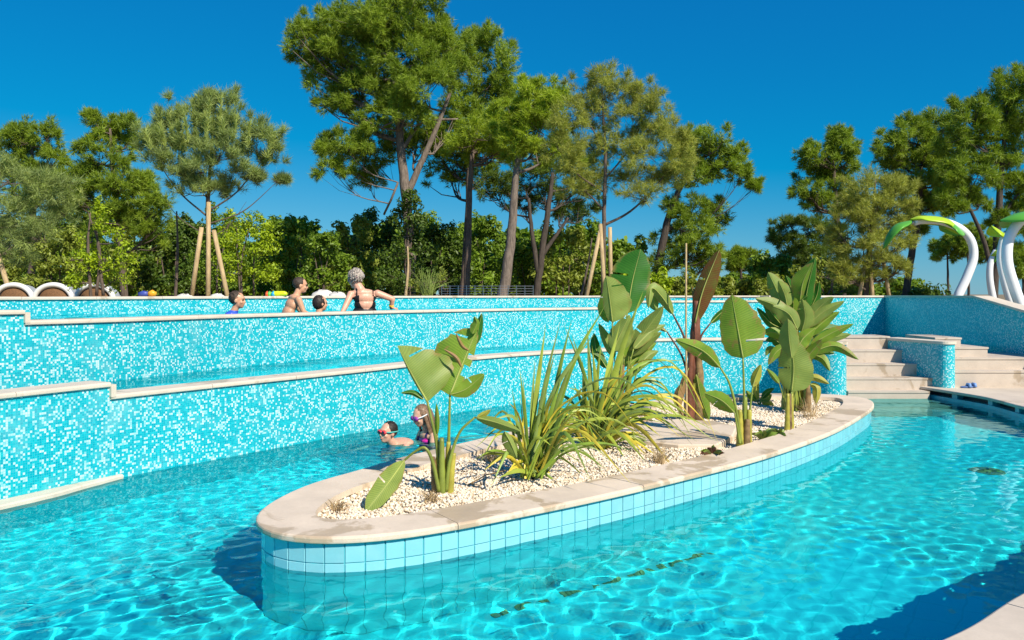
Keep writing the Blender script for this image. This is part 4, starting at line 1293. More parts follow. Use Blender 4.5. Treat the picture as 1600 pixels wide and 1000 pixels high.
def stakes(D, lines, label, r=0.045, tie=None):
    for k, (x0, y0, x1, y1) in enumerate(lines):
        b = MB(); a = W(x0, y0, D - 0.25 + 0.3 * (k % 2)); a.z = Z_G - 0.2
        c = W(x1, y1, D - 0.05); b.tube([a, a.lerp(c, 0.5), c], [r, r * 0.97, r * 0.92], 9)
        o = b.build('tree_stake', M_STAKE, smooth=True)
        tag(o, label[k], 'stake', 'stakes propping young pines')

pine_grp = 'pines behind the pool'
# --- large pine in the centre
grow('pine_tree', 'tallest pine, its broad crown reaching the top edge of the photo', 'tree', 30,
     [[(640, 460, 0.34), (640, 390, 0.30), (634, 300, 0.27), (625, 220, 0.22), (618, 140, 0.17), (606, 60, 0.09)], [(638, 300, 0.2), (660, 250, 0.16), (688, 185, 0.12), (712, 120, 0.07)], [(628, 235, 0.12), (660, 192, 0.08), (716, 186, 0.05)], [(600, 335, 0.06, 0.5), (612, 310, 0.06), (622, 285, 0.06)]],
     [(590, 35, 62, 48), (648, 22, 52, 40), (545, 55, 48, 42), (500, 75, 34, 42), (470, 70, 17, 40), (560, 100, 70, 45), (640, 85, 68, 50), (690, 75, 34, 42), (515, 130, 48, 34), (585, 150, 66, 38), (660, 140, 58, 40), (530, 170, 42, 22), (625, 185, 50, 24), (540, 228, 46, 22), (516, 262, 28, 18), (585, 250, 40, 22, 1.5), (575, 280, 30, 14, 1.8), (512, 235, 22, 22), (690, 215, 34, 30, 2.0), (650, 230, 34, 26, 2.4), (608, 205, 36, 20, 1.6)],
     M_N2, M_BK2, 1, dens=1.65, per=12, L=0.27, wid=0.026, group=pine_grp, lr=0.08)
grow('pine_tree', 'dark pine crown just right of and behind the tallest pine', 'tree', 33,
     [[(722, 460, 0.2), (730, 350, 0.17), (734, 250, 0.15), (740, 150, 0.1)]],
     [(752, 80, 32, 38), (778, 110, 26, 46), (730, 105, 38, 42), (765, 150, 36, 36), (725, 170, 38, 36), (700, 215, 32, 26), (745, 200, 36, 30), (792, 165, 16, 32), (712, 255, 34, 22, 1), (765, 240, 36, 22, 1), (705, 285, 30, 18, 1.5), (755, 275, 34, 18, 1.5), (690, 250, 24, 22, 1.5)],
     M_N2, M_BK1, 2, dens=1.4, per=12, L=0.28, wid=0.028, group=pine_grp, lr=0.07)
grow('pine_tree', 'slim dark trunked pine standing between the two centre pines', 'tree', 28,
     [[(728, 460, 0.17), (732, 380, 0.15), (734, 300, 0.135), (738, 240, 0.11)]],
     [(748, 215, 34, 26), (776, 200, 30, 28), (770, 245, 34, 22), (728, 228, 24, 20), (800, 225, 26, 28)],
     M_N1, M_BK1, 3, dens=1.3, L=0.26, wid=0.026, group=pine_grp)
grow('pine_tree', 'yellow green pine with a pale leaning trunk, right of the slim pine', 'tree', 26,
     [[(782, 462, 0.27), (794, 410, 0.24), (801, 340, 0.2), (806, 270, 0.15), (815, 210, 0.09)]],
     [(835, 160, 40, 28), (862, 175, 36, 30), (815, 190, 36, 30), (850, 210, 42, 30), (800, 225, 32, 30), (828, 245, 34, 24), (872, 235, 30, 28), (846, 145, 26, 22)],
     M_N1, M_BK2, 4, dens=1.35, L=0.25, wid=0.024, group=pine_grp)
grow('pine_tree', 'dark forked pine behind the leaning trunk, low in the shade', 'tree', 30,
     [[(836, 462, 0.2), (846, 400, 0.18), (856, 330, 0.15), (864, 270, 0.1)], [(846, 400, 0.14), (866, 372, 0.1), (888, 340, 0.06)], [(842, 430, 0.15), (832, 370, 0.12), (826, 310, 0.08)]],
     [(870, 262, 40, 26, 1), (832, 285, 36, 22, 1), (790, 290, 28, 20, 1.2), (900, 300, 30, 22, 1), (858, 305, 30, 18, 1.4), (770, 300, 26, 16, 1.5), (905, 265, 28, 26, 1.5), (880, 330, 30, 18, 1.5), (820, 320, 28, 16, 1.6), (915, 335, 26, 18, 1.5)],
     M_N5, M_BK3, 5, dens=1.1, L=0.26, wid=0.026, group=pine_grp)
grow('pine_tree', 'loose olive staked pine with visible branches, right of centre', 'tree', 19,
     [[(943, 462, 0.085), (943, 400, 0.08), (944, 330, 0.07), (946, 240, 0.055), (942, 170, 0.035), (940, 120, 0.012)], [(944, 352, 0.05), (985, 330, 0.038), (1030, 285, 0.02), (1062, 230, 0.008)], [(944, 300, 0.035), (900, 270, 0.022), (868, 225, 0.008)], [(945, 330, 0.035), (915, 300, 0.022), (878, 280, 0.008)], [(945, 280, 0.035), (985, 230, 0.022), (1010, 170, 0.008)], [(946, 240, 0.03), (920, 190, 0.02), (900, 145, 0.008)]],
     [(940, 130, 26, 24), (962, 145, 28, 26), (912, 150, 26, 28), (988, 150, 30, 26), (1015, 165, 24, 26), (890, 185, 28, 28), (935, 180, 34, 26), (985, 190, 34, 28), (1025, 205, 30, 30), (1050, 215, 26, 26), (880, 225, 28, 30), (920, 230, 34, 28), (975, 235, 36, 28), (1015, 245, 36, 28), (1052, 255, 28, 26), (1068, 235, 20, 26), (885, 265, 30, 26), (925, 280, 32, 24), (985, 285, 34, 22), (1030, 285, 30, 20), (1062, 275, 22, 22), (905, 300, 26, 18), (1000, 305, 30, 16)],
     M_N4, M_BK1, 6, dens=1.25, per=11, L=0.19, wid=0.011, group=pine_grp, lr=0.022, hollow=0.3)
stakes(19, [(946, 460, 938, 350), (955, 460, 953, 355), (912, 462, 938, 360)], ['straight pale stake in front of the olive staked pine', 'second upright stake just right of the olive pine trunk', 'slanting stake on the left of the olive staked pine'], 0.05)
grow('pine_tree', 'dense green pine with a curved dark trunk at the right end of the centre group', 'tree', 31,
     [[(1018, 462, 0.25), (1030, 410, 0.23), (1042, 350, 0.2), (1065, 290, 0.14), (1100, 245, 0.08)], [(1040, 360, 0.12), (1070, 350, 0.09), (1100, 345, 0.05)]],
     [(1098, 222, 26, 22), (1120, 235, 32, 28), (1085, 248, 32, 26), (1148, 255, 26, 24), (1125, 268, 36, 20), (1162, 275, 18, 18), (1180, 292, 10, 8), (1095, 280, 34, 18), (1055, 335, 28, 20), (1085, 325, 30, 20), (1118, 338, 24, 20), (1100, 360, 34, 20), (1060, 375, 30, 20), (1085, 395, 34, 24), (1050, 415, 28, 22), (1100, 420, 28, 24)],
     M_N2, M_BK3, 7, dens=1.3, L=0.27, wid=0.028, group=pine_grp)
# --- left
grow('pine_tree', 'green pine crown at the far left edge, topmost there', 'tree', 32,
     [[(48, 462, 0.22), (52, 350, 0.18), (50, 230, 0.08)]],
     [(32, 212, 28, 22), (75, 218, 20, 24), (12, 235, 26, 26), (55, 240, 32, 24), (85, 255, 20, 24), (25, 275, 36, 28), (70, 285, 32, 26), (95, 300, 26, 22), (45, 315, 36, 24), (105, 335, 26, 24)],
     M_N2, M_BK1, 8, dens=1.35, L=0.28, wid=0.028, group=pine_grp)
grow('pine_tree', 'green pine with an airy crown left of the round staked pine', 'tree', 30,
     [[(196, 462, 0.2), (186, 360, 0.17), (176, 260, 0.12), (172, 200, 0.06)]],
     [(150, 196, 24, 18), (190, 198, 28, 16), (172, 215, 36, 20), (145, 228, 22, 18), (198, 232, 24, 22), (165, 255, 30, 18), (140, 280, 34, 24), (190, 285, 34, 24), (112, 285, 28, 24), (215, 300, 26, 26), (160, 315, 40, 26), (240, 330, 28, 28), (205, 335, 32, 24), (128, 320, 28, 22), (180, 350, 36, 24), (235, 365, 26, 22), (225, 290, 20, 20)],
     M_N2, M_BK1, 9, dens=1.3, L=0.27, wid=0.026, group=pine_grp)
grow('pine_tree', 'feathery grey green staked pine cut off by the left edge', 'tree', 16,
     [[(-42, 462, 0.09), (-40, 380, 0.08), (-30, 300, 0.06), (-15, 240, 0.03)], [(-36, 420, 0.035), (20, 385, 0.025), (70, 330, 0.01)], [(-30, 400, 0.03), (40, 390, 0.02), (78, 345, 0.008)]],
     [(15, 285, 40, 28), (60, 300, 36, 28), (95, 305, 24, 26), (0, 330, 44, 28), (50, 340, 44, 26), (92, 338, 26, 22), (10, 370, 44, 26), (60, 372, 36, 20), (-10, 260, 34, 28), (30, 400, 30, 20)],
     M_N3, M_BK2, 10, dens=0.75, per=11, L=0.2, wid=0.012, group=pine_grp, lr=0.025)
stakes(16, [(24, 462, -8, 380)], ['slanting stake at the far left edge by the wicker daybeds'], 0.05)
grow('pine_tree', 'round headed grey green young pine held by three stakes, left of centre', 'tree', 17,
     [[(325, 462, 0.075), (326, 390, 0.07), (325, 320, 0.065), (328, 260, 0.045), (332, 200, 0.02)], [(326, 330, 0.03), (370, 300, 0.022), (410, 250, 0.008)], [(326, 340, 0.03), (280, 300, 0.022), (245, 250, 0.008)], [(326, 350, 0.025), (380, 330, 0.018), (432, 285, 0.006)], [(326, 370, 0.018), (280, 340, 0.012), (250, 300, 0.004)], [(327, 375, 0.016), (360, 350, 0.01), (385, 315, 0.004)]],
     [(300, 180, 32, 26), (342, 172, 30, 28), (265, 205, 30, 28), (322, 165, 24, 18), (320, 300, 24, 14), (300, 290, 26, 14), (352, 296, 26, 14), (320, 215, 40, 24), (370, 205, 32, 26), (405, 215, 28, 26), (430, 240, 16, 22), (250, 240, 28, 28), (295, 240, 36, 22), (345, 240, 38, 22), (390, 245, 32, 22), (235, 225, 18, 24), (270, 265, 30, 18), (320, 265, 36, 16), (365, 268, 30, 14), (400, 280, 12, 8), (440, 283, 8, 5)],
     M_N3, M_BK1, 11, dens=1.0, per=13, L=0.22, wid=0.011, group=pine_grp, lr=0.02, up=0.9, hollow=0.35)
# upright candle shoots on that pine
rng = np.random.default_rng(55)
root = [o for o in bpy.data.objects if o.get('label', '').startswith('round headed grey green young pine')][0]
V = []
for (x, y, hgt) in [(262, 175, 32), (276, 166, 40), (290, 180, 34), (303, 158, 44), (312, 150, 48), (326, 160, 52), (336, 146, 52), (345, 152, 46), (356, 172, 34), (372, 182, 34), (250, 195, 30), (285, 195, 34), (320, 176, 40), (350, 190, 36), (392, 192, 30), (268, 200, 30), (338, 178, 36), (305, 190, 34), (425, 215, 26), (228, 205, 24)]:
    n = 260
    t = rng.uniform(0, 1, n)
    D = 17 + rng.uniform(-0.7, 0.5)
    tip = W(x + rng.uniform(-2, 2), y, D); bs = W(x + rng.uniform(-5, 5) + (325 - x) * 0.12, y + hgt * 1.25, D)
    p = np.array(bs)[None] + t[:, None] * (np.array(tip) - np.array(bs))[None]
    ax = np.array((tip - bs).normalized())
    nd = ax[None] * 0.85 + rng.standard_normal((n, 3)) * 0.38; nd /= np.linalg.norm(nd, axis=1)[:, None]
    sd = np.cross(nd, rng.standard_normal((n, 3))); sd /= np.linalg.norm(sd, axis=1)[:, None]
    V.append(np.stack([p - sd * 0.008, p + sd * 0.008, p + nd * rng.uniform(0.1, 0.19, (n, 1))], 1).reshape(-1, 3))
V = np.concatenate(V)
np_mesh('candle_shoots', V, np.arange(len(V)).reshape(-1, 3), M_N3, root, np.repeat(rng.uniform(0.75, 1.0, len(V) // 3), 3))
stakes(17, [(325, 462, 326, 316), (296, 462, 315, 355), (360, 462, 334, 360)], ['tall upright stake against the round headed young pine', 'left slanting stake of the round headed young pine', 'right slanting stake of the round headed young pine'], 0.05)
# --- right
grow('pine_tree', 'pine with a narrow pointed crown, leftmost of the right hand group', 'tree', 34,
     [[(1318, 462, 0.2), (1312, 380, 0.17), (1304, 290, 0.12), (1302, 220, 0.05)]],
     [(1308, 212, 16, 12), (1312, 230, 24, 14), (1268, 245, 22, 16), (1292, 250, 34, 20), (1320, 258, 20, 18), (1280, 275, 30, 18), (1262, 300, 22, 14), (1300, 285, 32, 22), (1272, 318, 26, 12), (1310, 315, 34, 24)],
     M_N2, M_BK1, 12, dens=1.35, L=0.29, wid=0.03, group=pine_grp)
grow('pine_tree', 'bushy olive green staked pine standing in front of the right hand pines', 'tree', 23,
     [[(1352, 462, 0.11), (1358, 400, 0.1), (1364, 330, 0.07), (1368, 280, 0.03)]],
     [(1372, 292, 34, 22), (1345, 308, 32, 24), (1400, 305, 26, 26), (1325, 325, 26, 24), (1368, 330, 38, 24), (1405, 335, 24, 26), (1340, 350, 38, 24), (1385, 360, 34, 24), (1320, 370, 30, 20), (1362, 382, 38, 22), (1400, 388, 22, 22), (1338, 402, 32, 18), (1380, 408, 28, 16), (1322, 430, 28, 18), (1362, 432, 26, 14), (1400, 425, 20, 18)],
     M_N4, M_BK1, 13, dens=1.15, L=0.22, wid=0.015, group=pine_grp, lr=0.03)
stakes(23, [(1364, 462, 1360, 400), (1392, 462, 1380, 405), (1340, 462, 1352, 410)], ['upright stake under the bushy olive pine on the right', 'right slanting stake under the bushy olive pine', 'left slanting stake under the bushy olive pine'], 0.055)
grow('pine_tree', 'dark low spreading pine behind the dense plant on the island', 'tree', 38,
     [[(1262, 462, 0.2), (1262, 420, 0.17), (1258, 370, 0.1)]],
     [(1236, 352, 26, 10), (1270, 358, 34, 14), (1228, 375, 26, 14), (1258, 382, 40, 16), (1296, 378, 26, 20), (1245, 400, 36, 16), (1285, 405, 34, 18), (1250, 425, 36, 18), (1295, 432, 32, 16)],
     M_N5, M_BK3, 14, dens=1.35, L=0.3, wid=0.032, group=pine_grp)
grow('pine_tree', 'pine with two stepped crowns behind the spray arch', 'tree', 30,
     [[(1412, 462, 0.2), (1424, 400, 0.18), (1436, 330, 0.14), (1440, 260, 0.08)]],
     [(1425, 200, 22, 16), (1400, 225, 30, 20), (1432, 225, 34, 24), (1470, 205, 28, 30), (1390, 250, 22, 20), (1420, 262, 36, 24), (1458, 250, 34, 28), (1485, 235, 26, 30), (1440, 290, 36, 22), (1475, 285, 34, 24), (1410, 290, 24, 16), (1445, 318, 24, 14), (1420, 335, 22, 18), (1462, 320, 22, 14), (1430, 360, 16, 14)],
     M_N2, M_BK3, 15, dens=1.4, L=0.27, wid=0.026, group=pine_grp)
grow('pine_tree', 'big pine filling the right edge above the spray arches', 'tree', 27,
     [[(1552, 462, 0.2), (1557, 390, 0.18), (1562, 310, 0.15), (1568, 230, 0.1), (1575, 160, 0.05)], [(1552, 430, 0.13), (1535, 370, 0.1), (1508, 310, 0.06)], [(1560, 350, 0.07), (1585, 310, 0.05), (1605, 290, 0.03)]],
     [(1520, 185, 34, 26), (1500, 210, 30, 24), (1560, 170, 34, 32), (1592, 145, 28, 34), (1615, 170, 40, 50), (1545, 210, 36, 26), (1585, 205, 36, 30), (1515, 238, 34, 22), (1555, 250, 34, 20), (1600, 245, 34, 26), (1495, 265, 30, 22), (1528, 275, 28, 18), (1578, 285, 22, 12), (1500, 300, 24, 14), (1610, 290, 22, 16), (1480, 310, 18, 14), (1530, 318, 18, 12), (1590, 320, 20, 14), (1560, 345, 16, 12), (1600, 355, 18, 16), (1575, 390, 16, 16), (1495, 330, 14, 12)],
     M_N2, M_BK3, 16, dens=1.3, L=0.26, wid=0.024, group=pine_grp)
for (cx, cy, rx, ry, D, lab, s) in ((1480, 392, 26, 22, 52, 'small distant pine seen through the spray arch, left of two', 21), (1512, 380, 22, 26, 50, 'small distant pine seen through the spray arch, right of two', 22), (1157, 410, 20, 20, 44, 'small thin crowned tree right of the banana leaf, against the sky', 23), (1194, 418, 26, 20, 40, 'small round tree behind the paddle leaved plants', 24), (1548, 395, 18, 22, 46, 'small distant pine between the spray arches', 25), (1598, 420, 20, 30, 40, 'small dark tree at the right edge behind the spray arches', 26)):
    grow('small_tree', lab, 'tree', D, [[(cx + 2, 462, 0.12), (cx + 1, 430, 0.1), (cx, cy, 0.06)]],
         [(cx - rx * 0.5, cy, rx * 0.6, ry * 0.7), (cx + rx * 0.5, cy - 2, rx * 0.6, ry * 0.75), (cx, cy - ry * 0.5, rx * 0.6, ry * 0.5), (cx, cy + ry * 0.4, rx * 0.8, ry * 0.4)], M_N2 if s != 24 else M_L2, M_BK3, s, dens=1.4, L=0.32, wid=0.04, group='small trees near the horizon', size=0.16, kind='needle' if s != 24 else 'leaf')

# --- broadleaf shrubs and the green belt
sh = 'shrubs behind the pool'
def shrub(label, D, lobes, mat, seed, size=0.09, dens=1.0, stems=((0, 0),), name='shrub'):
    cx = sum(l[0] for l in lobes) / len(lobes)
    ytop = min(l[1] for l in lobes)
    tr = []
    rnd = random.Random(seed)
    for k in range(3):
        x = cx + rnd.uniform(-12, 12)
        tr.append([(x, 462, 0.04), (x + rnd.uniform(-10, 10), (462 + ytop) / 2, 0.035), (x + rnd.uniform(-18, 18), ytop + 10, 0.012)])
    grow(name, label, 'shrub', D, tr, lobes, mat, M_BK1, seed, kind='leaf', size=size, dens=dens, group=sh, lr=0.02, twigs=1)
def mound(cx, top, rx, n, rnd, bottom=468):
    out = []
    rows = max(2, int((bottom - top) / 30))
    for r in range(rows):
        y = top + 18 + (bottom - top - 18) * r / rows
        w = rx * (0.5 + 0.5 * min(1, (r + 0.7) / (rows * 0.55)))
        k = max(2, int(w / 20))
        for i in range(k):
            out.append((cx - w + 2 * w * (i + 0.5) / k + rnd.uniform(-6, 6), y + rnd.uniform(-6, 6), max(18, w / k * 1.25), 21))
    return out
rnd = random.Random(9)
shrub('tall bright green bush left of the round headed young pine', 14, [(160, 345, 18, 22), (145, 375, 26, 22), (180, 372, 26, 24), (130, 405, 26, 22), (165, 405, 32, 22), (195, 405, 24, 24), (140, 435, 30, 22), (180, 438, 32, 22), (155, 322, 8, 14), (120, 440, 20, 20)], M_L1, 31, 0.05, 0.85)
shrub('rounded yellow green shrub behind the stakes of the young pine', 23, mound(388, 330, 52, 8, rnd, 450), M_L1, 32, 0.08, 1.2)
shrub('round bush of fresh green leaves left behind the young pine stakes', 26, mound(345, 322, 40, 8, rnd), M_L2, 33, 0.09, 1.0)
belt = [(20, 330, 60, 34, M_L4, 'olive shrubby tree low at the far left edge'), (85, 345, 50, 27, M_L4, 'olive bush behind the wicker daybeds'), (120, 320, 50, 38, M_L2, 'mid green broad tree behind the bright bush'), (215, 320, 48, 36, M_L4, 'olive tree between the airy pine and the young pine'), (255, 345, 46, 33, M_L3, 'very dark leafy tree in the gap left of the stakes'), (300, 340, 44, 37, M_L3, 'dark leafy tree behind the left stake'),
        (440, 345, 42, 38, M_L2, 'green tree with a pointed top right of the yellow green shrub'), (470, 340, 40, 34, M_L2, 'green bushy tree left of the boy in the teal shorts'), (510, 358, 44, 30, M_L2, 'bushy mid green shrub above the bathers'), (548, 345, 40, 33, M_L4, 'olive green shrub right above the grey haired woman'), (590, 335, 46, 36, M_L3, 'dark shrub left of the ivy covered trunk'), (690, 345, 46, 36, M_L3, 'dark shrub between the tallest pine and the slim trunk'), (665, 330, 30, 40, M_L2, 'green tree showing between the centre trunks'), (760, 335, 40, 38, M_L2, 'bright leafy tree between the slim and leaning trunks'), (705, 360, 34, 42, M_L2, 'leafy tree far behind the slim trunk'), (815, 375, 32, 34, M_L2, 'low green shrub behind the leaning trunk'), (880, 350, 48, 33, M_L4, 'olive bush left of the olive staked pine'), (915, 340, 40, 40, M_L2, 'green tree behind the olive staked pine'), (980, 372, 40, 32, M_L2, 'mid green bush right of the olive staked pine'), (1010, 420, 40, 26, M_L1, 'low bright shrub behind the tall deep green leaf'),
        (1080, 425, 36, 28, M_L4, 'low olive shrub behind the bamboo cane'), (1130, 432, 40, 34, M_L4, 'low scrub right of the red banana leaf'), (1230, 425, 40, 30, M_L4, 'low olive scrub behind the dense plant'), (1300, 405, 40, 30, M_L4, 'yellowish scrub left of the bushy olive pine'), (1205, 400, 34, 34, M_L2, 'green bush behind the left side of the dense plant'), (1440, 442, 36, 30, M_L3, 'low dark scrub under the spray arch')]
for i, (cx, top, rx, D, m, lab) in enumerate(belt):
    shrub(lab, D, mound(cx, top, rx, 8, rnd, 466), m, 100 + i, 0.16 if D > 30 else 0.125, 1.15)
shrub('ivy and laurel thicket climbing the base of the tallest pine', 28.5, [(640, 310, 18, 18), (628, 335, 22, 22), (655, 335, 20, 22), (640, 365, 28, 24), (620, 395, 26, 24), (660, 390, 26, 24), (640, 425, 34, 24), (610, 430, 26, 22), (675, 435, 24, 20), (640, 452, 40, 16)], M_L3, 61, 0.12, 0.9, name='ivy_thicket')
shrub('wispy tall grassy bush beside the thin brown trunk', 19, [(690, 430, 10, 18), (650, 440, 12, 14)], M_L4, 62, 0.05, 0.6)
# thin saplings seen against the shade
for k, (x0, x1, yt, D, lab) in enumerate(((632, 637, 385, 18.5, 'thin pale sapling trunk in front of the ivy thicket'), (273, 276, 330, 18, 'thin sapling stem left of the young pine stakes'), (905, 925, 372, 22, 'leaning thin trunk left of the olive pine stakes'))):
    b = MB(); a = W(x0, 462, D); a.z = Z_G - .1
    b.tube(catmull([a, W((x0 + x1) / 2 + 3, (462 + yt) / 2, D), W(x1, yt, D)], 4), [0.04 - 0.003 * i for i in range(9)], 7)
    tag(b.build('sapling', M_STAKE if k == 0 else M_BK1, smooth=True), lab, 'sapling')
# fountain of thin grass blades right of the ivy
b = MB(); rg = random.Random(5)
for k in range(70):
    a = rg.gauss(0, 0.42); l = rg.uniform(20, 48); x = 668 + rg.uniform(-8, 8); d = 18.2 + rg.uniform(-0.2, 0.2)
    P = path3([(x, 462), (x + math.sin(a) * l * 0.4, 462 - math.cos(a) * l * 0.65), (x + math.sin(a) * l, 462 - math.cos(a) * l)], d, 0, 3)
    b.tube(P, [0.007, 0.007, 0.006, 0.006, 0.005, 0.004, 0.002][:len(P)], 3, cap=False)
tag(b.build('fountain_grass', M_SW4), 'fountain of thin pale grass blades right of the grey haired woman', 'grass')

# far woodland that closes the gaps low down, one mass
rng = np.random.default_rng(77); rnd = random.Random(77)
V = []; Fa = []; A_ = []; nv = 0
for x in range(-80, 1000, 34):
    for y in (372, 400, 428, 452):
        if y == 372 and rnd.random() < 0.45: continue
        D_ = 46 + rnd.uniform(-3, 3)
        c = W(x + rnd.uniform(-12, 12), y + rnd.uniform(-8, 8), D_)
        v, f, a, cc = leaf_cloud(rng, c, (1.15, 0.8, 0.85), 0.8, 0.34)
        V.append(v); Fa.append(f + nv); A_.append(a); nv += len(v)
for x in range(1010, 1420, 34):
    for y in (446, 458):
        c = W(x + rnd.uniform(-12, 12), y + rnd.uniform(-6, 6), 60 + rnd.uniform(-3, 3))
        v, f, a, cc = leaf_cloud(rng, c, (1.4, 0.8, 0.6), 0.7, 0.34)
        V.append(v); Fa.append(f + nv); A_.append(a); nv += len(v)
o = np_mesh('woodland', np.concatenate(V), np.concatenate(Fa), M_L2, None, np.concatenate(A_))
tag(o, 'far mass of green woodland showing low between the trunks', 'woodland', kind='stuff')

# ================================================================== people
def skin_mat(name, c):
    m, nt, b = new_mat(name)
    f = noise(nt, 14, 4)
    nt.links.new(ramp(nt, f, [(0.3, tuple(v * 0.88 for v in c)), (0.7, tuple(min(1, v * 1.1) for v in c))]), b.inputs['Base Color'])
    b.inputs['Roughness'].default_value = 0.42
    b.inputs['Specular IOR Level'].default_value = 0.45
    b.inputs['Subsurface Weight'].default_value = 0.12
    b.inputs['Subsurface Radius'].default_value = (0.02, 0.008, 0.005)
    return m
M_SK1 = skin_mat('skin_fair', (0.66, 0.39, 0.27))
M_SK2 = skin_mat('skin_tan', (0.60, 0.33, 0.20))
M_SK3 = skin_mat('skin_rosy', (0.66, 0.36, 0.25))
M_HDK = simple('hair_dark', (0.02, 0.013, 0.010), 0.55, 0.5, 60, bmp=0.6, bscale=120)
M_HBR = simple('hair_brown', (0.05, 0.033, 0.022), 0.62, 0.5, 50, bmp=0.6, bscale=120)
M_HGR = simple('hair_grey', (0.36, 0.32, 0.285), 0.7, 0.6, 45, bmp=0.5, bscale=90)
M_HBL = simple('hair_dark_blond', (0.20, 0.12, 0.07), 0.42, 0.5, 50, bmp=0.6, bscale=120)
M_EYE = simple('eye_dark', (0.02, 0.015, 0.012), 0.2)
M_LIP = simple('lips', (0.45, 0.16, 0.13), 0.5)

class Fig:
    """a figure in its own frame: a = its right, b = forward, c = up"""
    def __init__(s, origin, face):
        s.o = Vector(origin)
        f = Vector((face[0], face[1], 0)).normalized()
        s.R = Matrix((Vector((f.y, -f.x, 0)), f, Vector((0, 0, 1)))).transposed()
        s.mb = MB(); s.H = None
    def w(s, p): return s.o + s.R @ Vector(p)
    def ell(s, c, r, rot=None):
        R = s.R if rot is None else s.R @ rot
        s.mb.ball(s.w(c), r, R, 14, 10)
    def limb(s, pts, rad, flat=None):
        """overlapping balls along a bone chain, radii tapering"""
        pts = [Vector(p) for p in pts]
        for i in range(len(pts) - 1):
            L = (pts[i + 1] - pts[i]).length; r0, r1 = rad[i], rad[i + 1]
            n = max(2, int(L / (min(r0, r1) * 0.45)))
            for k in range(n + 1):
                t = k / n; r = r0 + (r1 - r0) * t
                s.mb.ball(s.w(pts[i].lerp(pts[i + 1], t)), r, None, 10, 7)
    def hand(s, wrist, direc, spread, r=0.016, curl=0.3):
        """palm, four fingers of different lengths and a thumb leaving the palm's side"""
        wv = Vector(wrist); d = Vector(direc).normalized(); sp = Vector(spread).normalized(); dn = d.cross(sp).normalized()
        if dn.z > 0: dn = -dn
        for k in range(4):
            off = (k - 1.5) * r * 1.15
            s.limb([wv + sp * off * 0.6, wv + d * r * 3.6 + sp * off], [r * 0.85, r * 0.72])
            Lf = (2.6, 3.1, 2.9, 2.2)[k] * r * 1.05
            k0 = wv + d * r * 3.6 + sp * off
            k1 = k0 + (d + dn * curl * 0.5 + sp * (k - 1.5) * 0.08).normalized() * Lf * 0.55
            k2 = k1 + (d + dn * curl * 1.6).normalized() * Lf * 0.5
            s.limb([k0, k1, k2], [r * 0.58, r * 0.52, r * 0.42])
        t0 = wv + d * r * 1.0 - sp * r * 1.6
        s.limb([t0, t0 + (d * 0.6 - sp * 0.8).normalized() * r * 2.2, t0 + (d * 1.5 - sp * 0.9).normalized() * r * 4.0], [r * 0.75, r * 0.62, r * 0.45])
    def head(s, c, k=1.0, yaw=0.0, pitch=0.0, roll=0.0):
        R = Matrix.Rotation(yaw, 3, 'Z') @ Matrix.Rotation(pitch, 3, 'X') @ Matrix.Rotation(roll, 3, 'Y')
        s.H = (Vector(c), R, k)
        def e(p, r): s.ell(Vector(c) + R @ (Vector(p) * k), [q * k for q in r], R)
        e((0, -0.008, 0.025), (0.074, 0.094, 0.088)); e((0, 0.018, -0.035), (0.058, 0.072, 0.075)); e((0, 0.04, -0.082), (0.034, 0.042, 0.028))
        e((0, 0.09, -0.018), (0.011, 0.016, 0.022)); e((0, 0.101, -0.028), (0.014, 0.012, 0.010)); e((0, 0.078, 0.028), (0.048, 0.016, 0.014))
        e((0.038, 0.062, -0.03), (0.022, 0.02, 0.02)); e((-0.038, 0.062, -0.03), (0.022, 0.02, 0.02))
        e((0, 0.082, -0.056), (0.022, 0.012, 0.010))
        for q in (-1, 1): e((q * 0.076, -0.006, -0.012), (0.010, 0.019, 0.030))
    def hp(s, p):
        c, R, k = s.H
        return s.w(c + R @ (Vector(p) * k))
    def hr(s): return s.R @ s.H[1]
    def finish(s, name, label, mat, voxel=0.0095, smooth=4):
        me = bpy.data.meshes.new(name); me.from_pydata(s.mb.v, [], s.mb.f); me.update()
        o = bpy.data.objects.new(name, me); col.objects.link(o)
        md = o.modifiers.new('r', 'REMESH'); md.mode = 'VOXEL'; md.voxel_size = voxel
        sm = o.modifiers.new('s', 'SMOOTH'); sm.factor = 0.5; sm.iterations = smooth
        dg = bpy.context.evaluated_depsgraph_get(); dg.update()
        m2 = bpy.data.meshes.new_from_object(o.evaluated_get(dg))
        o.modifiers.clear(); o.data = m2; bpy.data.meshes.remove(me)
        m2.name = name
        # origin at the figure's own spot
        m2.transform(Matrix.Translation(-s.o)); o.location = s.o
        m2.materials.clear(); m2.materials.append(mat)
        m2.polygons.foreach_set('use_smooth', [True] * len(m2.polygons))
        tag(o, label, 'person')
        RECV.append(o)
        s.ob = o
        return o
    def cloth(s, name, test, mat, off=0.005):
        """garment: the body's own faces inside a region, lifted off the skin"""
        me = s.ob.data; Ri = s.R.transposed()
        n = len(me.vertices)
        co = np.empty(n * 3, np.float32); me.vertices.foreach_get('co', co); co = co.reshape(-1, 3)
        no = np.empty(n * 3, np.float32); me.vertices.foreach_get('normal', no); no = no.reshape(-1, 3)
        loc = co @ np.array(Ri.transposed())
        keep = test(loc[:, 0], loc[:, 1], loc[:, 2])
        fs = [tuple(p.vertices) for p in me.polygons if all(keep[i] for i in p.vertices)]
        used = sorted({i for f in fs for i in f}); rm = {u: i for i, u in enumerate(used)}
        vs = co[used] + no[used] * off
        m2 = bpy.data.meshes.new(name); m2.from_pydata([tuple(v + np.array(s.o)) for v in vs], [], [tuple(rm[i] for i in f) for f in fs]); m2.update()
        o = link(name, m2, s.ob, mat, True); RECV.append(o); return o
